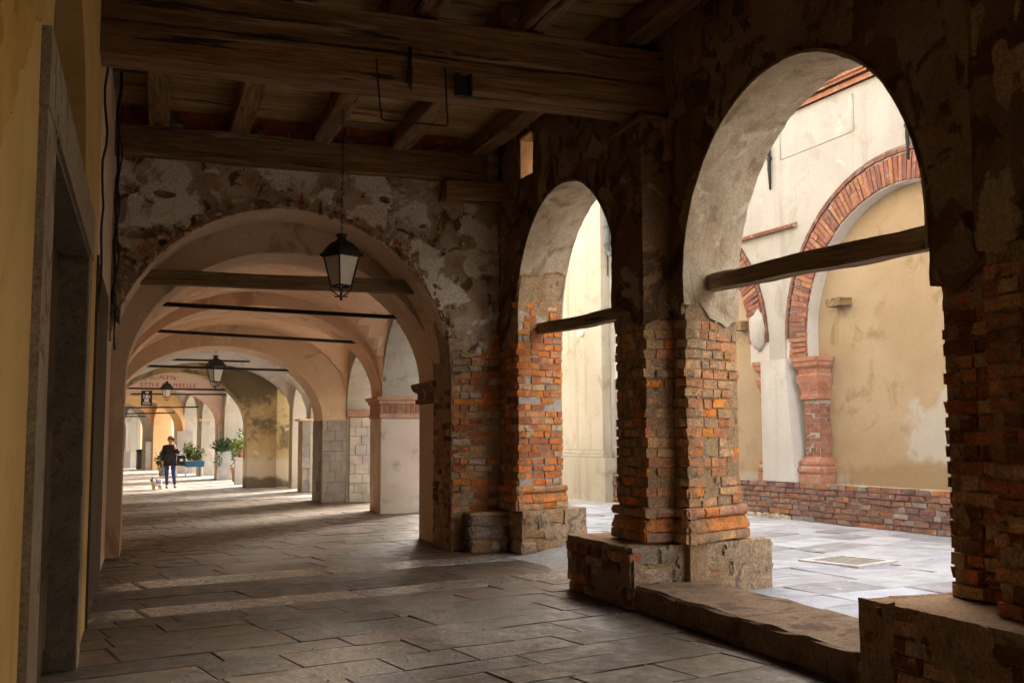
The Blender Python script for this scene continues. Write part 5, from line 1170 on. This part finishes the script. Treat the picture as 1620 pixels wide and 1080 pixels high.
for k, (x, y, w, d, h, m, lb) in enumerate(((1.42, 50.5, .75, 1.0, 2.0, 'grey_plaster', 'grey painted base of the first orange arch'), (0.05, 56.8, .8, 1.0, 1.5, 'grey_plaster', 'grey painted base of the farther orange arch'), (-1.4, 61.0, .7, .9, .95, 'grey_plaster', 'grey painted base of the cream arch'))):
    bm = bmesh.new(); box(bm, x, x+w, y, y+d, -.02, h); bmesh.ops.bevel(bm, geom=bm.edges[:], offset=.015, segments=1, affect='EDGES'); mesh_obj('pier_base', bm, m, label=lb, cat='pier base', group='grey painted pier bases')
# ---- iron tie rods
rods = [((-0.5, 16.3, 3.715), (4.9, 16.3, 3.60), 'near iron tie rod below the wooden tie beam'), ((-0.6, 22.0, 3.88), (4.9, 22.0, 3.71), 'second iron tie rod across the peach vaults'),
        ((-0.8, 26.9, 3.47), (4.4, 26.9, 3.39), 'iron tie rod in the second transverse arch'), ((0.3, 31.2, 3.95), (2.9, 31.2, 3.93), 'short-looking iron tie rod behind the lantern'),
        ((-1.3, 35.2, 3.28), (3.3, 35.2, 3.25), 'iron tie rod in the mould-stained arch'), ((-1.9, 41.9, 3.36), (3.4, 41.9, 3.38), 'iron tie rod under the red lettering'),
        ((-1.7, 46.5, 2.95), (2.2, 47.0, 3.02), 'iron tie rod beyond the pink arch'), ((-2.2, 49.8, 2.75), (1.3, 50.6, 2.85), 'iron tie rod in the first orange arch'), ((-3.2, 54.9, 2.75), (0.0, 56.9, 2.8), 'iron tie rod in the farther orange arch')]
for k, (a, b, lb) in enumerate(rods):
    bm = bmesh.new(); tube(bm, [a, b], 0.035 if k < 2 else 0.032, 6); mesh_obj('tie_rod', bm, 'black_iron', label=lb, cat='tie rod', group='iron tie rods across the far arcade')
lantern((1.80, 29.2, 3.03), 4.1, 1.1, 'middle lantern under the grey vault')
lantern((0.70, 38.6, 3.0), 4.4, 0.85, 'smallest farthest lantern in front of the red lettering')
# ---- lettering on the pink arch
A_, B_ = Vector(ST[3][1]), Vector(ST[3][0]); t_ = (B_-A_).normalized(); ang = math.atan2(t_.y, t_.x); n_ = Vector((t_.y, -t_.x))
def text_mesh(s, size, name, mat, parent, loc, rz, ext=.004):
    cu = bpy.data.curves.new(name, 'FONT'); cu.body = s; cu.size = size; cu.extrude = ext; cu.align_x = 'CENTER'
    tmp = bpy.data.objects.new('tmp', cu); COL.objects.link(tmp); dg = bpy.context.evaluated_depsgraph_get(); me = bpy.data.meshes.new_from_object(tmp.evaluated_get(dg)); bpy.data.objects.remove(tmp)
    me.materials.clear(); me.materials.append(MATS[mat]); o = bpy.data.objects.new(name, me); o.location = loc; o.rotation_euler = (R(90), 0, rz); return link(o, parent)
def on_arch(x, dz): # point on the front face of the pink arch at world x
    k = (x-A_.x)/t_.x; p = A_+t_*k+n_*0.512; return (p.x, p.y, dz)
ADV = {'I': .42, ' ': .5, 'M': 1.3, 'A': 1.05, 'C': 1.0, 'B': 1.0, 'E': .9, 'L': .82, 'T': .9}
row = 'ETTI E CIAMBELLE'; tot = sum(ADV[c] for c in row); acc = 0.0
for c_ in row:
    xx = -0.33+2.13*(acc+ADV[c_]/2)/tot; acc += ADV[c_]
    if c_ != ' ': text_mesh(c_, 0.235, 'lettering', 'sign_red', ST[3][-1], on_arch(xx, 3.66), ang)
word = "SPECIALITA'"
for k, c_ in enumerate(word):
    f_ = (k-5)/5.0; o = text_mesh(c_, 0.23, 'lettering', 'sign_red', ST[3][-1], on_arch(0.45+f_*0.62, 3.97-0.07*f_*f_), ang); o.rotation_euler = (R(90), 0.10*f_, ang)

# ================================================================== THINGS IN THE FAR ARCADE
# hanging shop sign
hs = empty('hanging_sign', (0.03, 44.6, 3.0), 'small black hanging sign with white picture beyond the pink arch', 'sign')
bm = bmesh.new(); box(bm, -.19, .24, 44.58, 44.62, 3.0, 3.62); mesh_obj('board', bm, 'sign_black', hs)
bm = bmesh.new()
for (x0, x1, z0, z1) in ((-.02, .10, 3.30, 3.58), (-.06, .12, 3.16, 3.28), (-.12, .17, 3.05, 3.07), (-.12, .17, 3.09, 3.11), (-.12, .17, 3.13, 3.145), (-.10, -.06, 3.3, 3.45), (.12, .16, 3.3, 3.42)): box(bm, x0, x1, 44.574, 44.58, z0, z1)
mesh_obj('picture', bm, 'sign_white', hs)
bm = bmesh.new(); tube(bm, [(.02, 44.6, 3.62), (.02, 44.6, 4.3)], .012, 6); mesh_obj('hanger', bm, 'black_iron', hs)
# leaves
LEAF = bpy.data.meshes.new('leaf'); LEAF.from_pydata([(0, 0, 0), (.5, .28, .06), (1, 0, -.05), (.5, -.28, .06)], [], [(0, 1, 2), (0, 2, 3)]); LEAF.materials.append(MATS['leaf'])
def foliage(parent, c, rad, n, size, col, seed, name='foliage'):
    rnd = random.Random(seed); bm = bmesh.new()
    for _ in range(n):
        v = Vector((rnd.gauss(0, 1), rnd.gauss(0, 1), rnd.gauss(0, 1))).normalized()*rnd.uniform(.35, 1.0); p = Vector(c)+Vector((v.x*rad[0], v.y*rad[1], v.z*rad[2]))*(1+.35*noise.noise(v*2+Vector((seed, 0, 0))))
        d = (v+Vector((rnd.uniform(-.6, .6), rnd.uniform(-.6, .6), rnd.uniform(-.9, .4)))).normalized(); s = d.cross(Vector((rnd.uniform(-1, 1), rnd.uniform(-1, 1), 1))).normalized(); u_ = d.cross(s); L_ = size*rnd.uniform(.6, 1.3)
        q = [bm.verts.new(p), bm.verts.new(p+d*L_*.5+s*L_*.28+u_*L_*.08), bm.verts.new(p+d*L_), bm.verts.new(p+d*L_*.5-s*L_*.28+u_*L_*.08)]; bm.faces.new(q)
    o = mesh_obj(name, bm, 'leaf', parent, recalc=False); o.color = rgba(col); return o
def pot(parent, c, r, h, mat='terracotta', col=(1, 1, 1)):
    bm = bmesh.new(); lathe(bm, [(r*.72, 0), (r*.95, h*.85), (r*1.08, h*.85), (r*1.08, h), (r*.9, h), (r*.85, h*.9)], c, 14); o = mesh_obj('pot', bm, mat, parent); o.color = rgba(col)
pl = empty('planter_box', (2.0, 45.9, 0), 'blue planter box on thin legs beside the walking person', 'planter')
bm = bmesh.new(); v8 = box(bm, 1.66, 2.42, 45.7, 46.1, .42, .66)
for v_ in v8:
    if v_.co.z > .5: v_.co.x += .04 if v_.co.x > 2 else -.04
mesh_obj('trough', bm, 'blue_paint', pl)
for (x, y) in ((1.72, 45.74), (2.36, 45.74), (1.72, 46.06), (2.36, 46.06)): bm = bmesh.new(); tube(bm, [(x, y, .42), (x+(.03 if x > 2 else -.03), y, 0)], .012, 6); mesh_obj('leg', bm, 'white_plastic', pl)
bs = empty('planter_plant', (2.0, 45.9, .66), 'bushy green plant growing in the blue planter', 'plant')
foliage(bs, (2.04, 45.9, .95), (.42, .3, .26), 800, .10, (.95, .9, .8), 3); foliage(bs, (1.78, 45.85, 1.2), (.22, .2, .22), 200, .12, (1.5, 1.4, .7), 4)
bm = bmesh.new(); [tube(bm, [(1.8+k*.1, 45.9, .62), (1.75+k*.12, 45.9, .95)], .01, 5) for k in range(5)]; mesh_obj('stem', bm, 'leaf', bs)
pl2 = empty('potted_plant', (0.75, 47.5, 0), 'small green bush in a pot behind the person', 'plant')
pot(pl2, (0.78, 47.5, 0), .2, .35, 'concrete'); foliage(pl2, (0.75, 47.5, .72), (.26, .25, .38), 450, .12, (.9, .9, .8), 5)
# white plastic chair
wc = empty('plastic_chair', (1.55, 47.6, 0), 'white plastic chair beside the blue planter', 'chair')
bm = bmesh.new(); box(bm, 1.33, 1.77, 47.4, 47.84, .41, .45); mesh_obj('seat', bm, 'white_plastic', wc)
bm = bmesh.new()
for k in range(7):
    a0, a1 = math.pi*k/7, math.pi*(k+1)/7
    f = [bm.verts.new(p) for p in ((1.55+.23*math.cos(a0), 47.82, .62+.32*math.sin(a0)), (1.55+.23*math.cos(a1), 47.82, .62+.32*math.sin(a1)), (1.55+.23*math.cos(a1), 47.78, .45), (1.55+.23*math.cos(a0), 47.78, .45))]; bm.faces.new(f)
mesh_obj('backrest', bm, 'white_plastic', wc)
for (x, y) in ((1.36, 47.43), (1.74, 47.43), (1.36, 47.8), (1.74, 47.8)): bm = bmesh.new(); tube(bm, [(x, y, .41), (x, y, 0)], .02, 6); mesh_obj('leg', bm, 'white_plastic', wc)
# plant boxes by the stained arch
b1 = empty('concrete_planter', (3.18, 37.6, 0), 'tall grey planter box next to the mould-stained arch', 'planter')
bm = bmesh.new(); box(bm, 3.05, 3.45, 37.4, 37.8, 0, .88); box(bm, 3.02, 3.48, 37.37, 37.83, .88, .96); mesh_obj('box', bm, 'concrete', b1)
pp1 = empty('potted_plant', (3.25, 37.6, .96), 'yellow-green leafy plant in a terracotta pot on the grey planter', 'plant')
pot(pp1, (3.28, 37.6, .96), .17, .28); foliage(pp1, (3.2, 37.6, 1.42), (.25, .22, .26), 400, .10, (1.8, 1.5, .6), 6)
b2 = empty('concrete_planter', (2.85, 42.0, 0), 'tall grey planter box in front of the pink arch pier', 'planter')
bm = bmesh.new(); box(bm, 2.70, 3.25, 41.7, 42.2, 0, 1.12); mesh_obj('box', bm, 'concrete', b2)
pp2 = empty('trailing_plant', (2.95, 41.9, 1.12), 'dark trailing plant spilling over the farther grey planter', 'plant')
foliage(pp2, (2.95, 41.85, 1.35), (.42, .3, .24), 500, .12, (.7, .8, .9), 7); foliage(pp2, (2.75, 41.66, .85), (.14, .08, .4), 90, .10, (1.2, 1.3, 1.0), 8)
pp3 = empty('potted_plant', (3.35, 40.0, 0), 'terracotta pot with spindly plant between the two grey planters', 'plant')
pot(pp3, (3.35, 40.0, 0), .25, .55, col=(1.3, 1.1, .9)); foliage(pp3, (3.35, 40.0, 1.0), (.25, .25, .5), 260, .14, (1.0, 1.1, 1.0), 9); foliage(pp3, (3.5, 40.0, 1.75), (.22, .2, .3), 160, .11, (.9, .95, .9), 10)
bm = bmesh.new(); tube(bm, [(3.35, 40, .5), (3.4, 40, 1.2), (3.45, 40, 2.0)], .015, 5); mesh_obj('stem', bm, 'leaf', pp3)
# litter bin
lb_ = empty('litter_bin', (-0.15, 58.6, 0), 'dark litter bin standing by the far arch', 'bin')
bm = bmesh.new(); lathe(bm, [(.22, 0), (.26, .05), (.27, .9), (.24, .95)], (-.15, 58.6, 0), 14); mesh_obj('body', bm, 'pipe_metal', lb_)
bm = bmesh.new(); lathe(bm, [(.29, .95), (.29, 1.02), (.2, 1.06), (.05, 1.08)], (-.15, 58.6, 0), 14); mesh_obj('lid', bm, 'sign_black', lb_)

# ---- person walking with phone and dog
PX, PY = 0.80, 35.6
per = empty('person', (PX, PY, 0), 'person in dark jacket and blue jeans walking with a phone at the ear', 'person')
def J(*v): return (v[0], v[1], v[2])
# figure faces the camera (-Y); its left side is at +X in the picture
body = [J(0, 0, .92), J(0, .01, 1.08), J(0, .0, 1.25), J(0, 0, 1.38), J(0, -.005, 1.45), J(.01, -.02, 1.50), J(.015, -.03, 1.565), J(.015, -.025, 1.625),
        J(.17, 0, 1.36), J(.27, -.03, 1.16), J(.17, -.13, 1.30), J(.105, -.105, 1.49),          # left arm bent up to the ear
        J(-.17, 0, 1.36), J(-.235, .01, 1.10), J(-.225, -.06, .87), J(-.225, -.08, .79),          # right arm down
        J(.09, 0, .88), J(.125, -.06, .50), J(.175, .05, .10), J(.20, -.06, .04),
        J(-.09, 0, .88), J(-.09, -.06, .50), J(-.075, -.10, .09), J(-.08, -.23, .035)]
bE = [(0, 1), (1, 2), (2, 3), (3, 4), (4, 5), (5, 6), (6, 7), (3, 8), (8, 9), (9, 10), (10, 11), (3, 12), (12, 13), (13, 14), (14, 15), (0, 16), (16, 17), (17, 18), (18, 19), (0, 20), (20, 21), (21, 22), (22, 23)]
bR = [(.15, .11), (.13, .10), (.15, .11), (.11, .085), .05, .055, (.078, .09), .06, .055, .045, .036, .028, .055, .045, .036, .028, .085, .058, .04, .035, .085, .058, .04, .035]
skin_body('body', body, bE, bR, 'skin', per, (PX, PY, 0))
jk = body[:5] + body[8:11] + body[12:15]
skin_body('jacket', [J(0, 0, .76), J(0, .01, .93)] + [tuple(v) for v in body[1:5]] + [body[8], body[9], J(.165, -.135, 1.32), body[12], body[13], J(-.225, -.06, .88)], [(0, 1), (1, 2), (2, 3), (3, 4), (4, 5), (4, 6), (6, 7), (7, 8), (4, 9), (9, 10), (10, 11)], [(.215, .165), (.215, .165), (.195, .15), (.205, .155), (.155, .125), (.075, .075), .085, .078, .062, .085, .078, .062], 'jacket_cloth', per, (PX, PY, 0), root=1)
skin_body('jeans', [J(0, 0, .90), body[16], body[17], J(.175, .05, .11), body[20], body[21], J(-.075, -.10, .10)], [(0, 1), (1, 2), (2, 3), (0, 4), (4, 5), (5, 6)], [(.135, .10), .092, .072, .052, .092, .072, .052], 'denim', per, (PX, PY, 0))
for s_, (a, b) in enumerate((((.175, .07, .07), (.205, -.12, .045)), ((-.075, -.08, .06), (-.085, -.28, .04)))):
    skin_body('shoe', [J(*a), J((a[0]+b[0])/2, (a[1]+b[1])/2, .05), J(*b)], [(0, 1), (1, 2)], [(.05, .05), (.05, .045), (.042, .032)], 'shoe_leather', per, (PX, PY, 0))
bm = bmesh.new(); bmesh.ops.create_icosphere(bm, subdivisions=3, radius=1)
for v_ in bm.verts:
    v_.co = Vector((v_.co.x*.108, v_.co.y*.115+.02, v_.co.z*.115))*(1+.12*noise.noise(v_.co*9))
    if v_.co.y < -.02 and v_.co.z < .045: v_.co.y = -.02+(.02 if abs(v_.co.x) > .07 else .05)
mesh_obj('hair', bm, 'hair', per, loc=(PX+.015, PY-.03, 1.615), smooth=True)
bm = bmesh.new(); bmesh.ops.create_icosphere(bm, subdivisions=1, radius=.016); mesh_obj('nose', bm, 'skin', per, loc=(PX+.015, PY-.125, 1.565))
for s_ in (-1, 1): bm = bmesh.new(); bmesh.ops.create_icosphere(bm, subdivisions=1, radius=.011); mesh_obj('eye', bm, 'sign_black', per, loc=(PX+.015+s_*.033, PY-.108, 1.59))
bm = bmesh.new(); box(bm, -.028, .028, -.006, .006, -.006, .004); mesh_obj('mouth', bm, 'sign_red', per, loc=(PX+.015, PY-.115, 1.53))
def hand(c, dirs, thumb):
    for k, d in enumerate(dirs):
        a = Vector(c); L_ = (.075, .085, .08, .065)[k]; d = Vector(d).normalized(); off = Vector((0, .018*(k-1.5), 0)); side = Vector((d.z*.25, 0, -d.x*.25))
        skin_body('finger', [tuple(a+off), tuple(a+off+d*L_*.5), tuple(a+off+(d+side).normalized()*L_)], [(0, 1), (1, 2)], [.010, .009, .008], 'skin', per, (PX, PY, 0), sub=1)
    d = Vector(thumb).normalized(); skin_body('thumb', [tuple(c), tuple(Vector(c)+d*.03), tuple(Vector(c)+d*.06)], [(0, 1), (1, 2)], [.011, .010, .009], 'skin', per, (PX, PY, 0), sub=1)
hand((.105, -.11, 1.50), [(.05, .1, 1)]*4, (-.3, -.6, .6)); hand((-.225, -.085, .775), [(.25, -.1, -1)]*4, (.6, -.6, -.4))
bm = bmesh.new(); box(bm, -.006, .006, -.035, .035, -.07, .07); bmesh.ops.bevel(bm, geom=bm.edges[:], offset=.004, segments=1, affect='EDGES'); mesh_obj('phone', bm, 'sign_black', loc=(PX+.118, PY-.09, 1.56), label='dark phone held to the ear of the walking person', cat='phone')
bag = empty('handbag', (PX+.34, PY-.02, .78), 'black shoulder bag hanging on the arm of the walking person', 'bag')
bm = bmesh.new(); v8 = box(bm, -.15, .15, -.09, .09, -.20, .14)
for v_ in v8:
    if v_.co.z > 0: v_.co.y *= .45; v_.co.x *= .85
bmesh.ops.subdivide_edges(bm, edges=bm.edges[:], cuts=3, use_grid_fill=True, smooth=.3)
for v_ in bm.verts: v_.co += Vector((noise.noise(v_.co*7), noise.noise(v_.co*7+Vector((5, 0, 0))), noise.noise(v_.co*7+Vector((9, 0, 0)))))*.02
mesh_obj('bag_body', bm, 'bag_leather', bag, loc=(PX+.36, PY-.02, .94), smooth=True)
bm = bmesh.new(); tube(bm, [(PX+.26, PY-.02, 1.06), (PX+.27, PY-.03, 1.22), (PX+.33, PY-.02, 1.24), (PX+.44, PY-.02, 1.06)], .014, 6); mesh_obj('strap', bm, 'bag_leather', bag)
bm = bmesh.new(); box(bm, -.05, .05, -.11, -.095, -.03, .05); mesh_obj('flap', bm, 'white_plastic', bag, loc=(PX+.36, PY-.0, .92))
# dog: pug-like small dog in a coat, facing left
DX, DY = 0.40, 34.6
dog = empty('dog', (DX, DY, 0), 'small fawn dog in a dark purple coat on a leash', 'dog')
dv = [J(.0, .0, .22), J(-.12, -.02, .24), J(-.19, -.05, .30), J(-.25, -.09, .335), J(-.31, -.13, .325), J(.10, .02, .23), J(.17, .03, .25), J(.20, .03, .32),
      J(-.13, -.07, .15), J(-.135, -.075, .08), J(-.145, -.09, .015), J(-.11, .05, .15), J(-.10, .05, .08), J(-.11, .035, .015),
      J(.11, -.035, .15), J(.14, -.04, .085), J(.125, -.055, .015), J(.14, .08, .15), J(.17, .08, .085), J(.155, .065, .015)]
de = [(0, 1), (1, 2), (2, 3), (3, 4), (0, 5), (5, 6), (6, 7), (1, 8), (8, 9), (9, 10), (1, 11), (11, 12), (12, 13), (5, 14), (14, 15), (15, 16), (5, 17), (17, 18), (18, 19)]
skin_body('body', dv, de, [.085, .095, .065, .078, .045, .085, .06, .022, .04, .026, .026, .04, .026, .026, .045, .028, .026, .045, .028, .026], 'dog_fur', dog, (DX, DY, 0))
skin_body('coat', [J(.12, .02, .245), J(0, 0, .245), J(-.11, -.02, .255)], [(0, 1), (1, 2)], [.095, .103, .108], 'dog_coat_cloth', dog, (DX, DY, 0), root=1)
for s_ in (-1, 1):
    bm = bmesh.new(); bmesh.ops.create_icosphere(bm, subdivisions=2, radius=1)
    for v_ in bm.verts: v_.co = Vector((v_.co.x*.022, v_.co.y*.014, v_.co.z*.035))
    mesh_obj('ear', bm, 'dog_dark_fur', dog, loc=(DX-.235+s_*.045, DY-.10+s_*.055, .385), smooth=True)
bm = bmesh.new(); bmesh.ops.create_icosphere(bm, subdivisions=2, radius=.034); mesh_obj('muzzle', bm, 'dog_dark_fur', dog, loc=(DX-.325, DY-.14, .318), smooth=True)
dog.rotation_euler.z = R(38); dog.scale = (1.0, 1.0, 1.0)
bm = bmesh.new(); tube(bm, [(DX-.06, DY-.08, .31), (DX-.02, DY+.2, .42), (DX+.08, DY+.6, .58), (PX-.22, PY-.08, .76)], .008, 6); mesh_obj('leash', bm, 'white_plastic', label='thin pale leash between the person\'s hand and the dog', cat='leash')

# ---- grit, paper scraps and dry leaves lying on the paving
rl = random.Random(77); V, F = [], []
for k in range(260):
    x, y = (rl.uniform(-.4, 4.3), rl.uniform(6.2, 15)) if k % 3 else (rl.choice((-.40+rl.random()*.25, 4.3-rl.random()*.2)), rl.uniform(6, 14))
    r_ = rl.choice((.004, .006, .008, .012, .02)); a = rl.uniform(0, 6.28); b_ = len(V)
    for q in range(4): V.append((x+r_*rl.uniform(.5, 1.3)*math.cos(a+q*1.57), y+r_*rl.uniform(.5, 1.3)*math.sin(a+q*1.57), .006+rl.uniform(0, r_*.4)))
    V.append((x, y, .008+r_*.5)); F += [(b_+q, b_+(q+1) % 4, b_+4) for q in range(4)]
surf('litter', (0.20, 0.14, 0.08), (0.42, 0.36, 0.28), 60, (0.6, 0.57, 0.52), 25, (0.6, 0.62), rough=0.9, bump=0, fine=0.2)
mesh_obj('floor_litter', pdmesh('floor_litter', V, F), 'litter', kind='stuff', label='grit, scraps and dry leaf bits scattered on the paving', cat='litter')
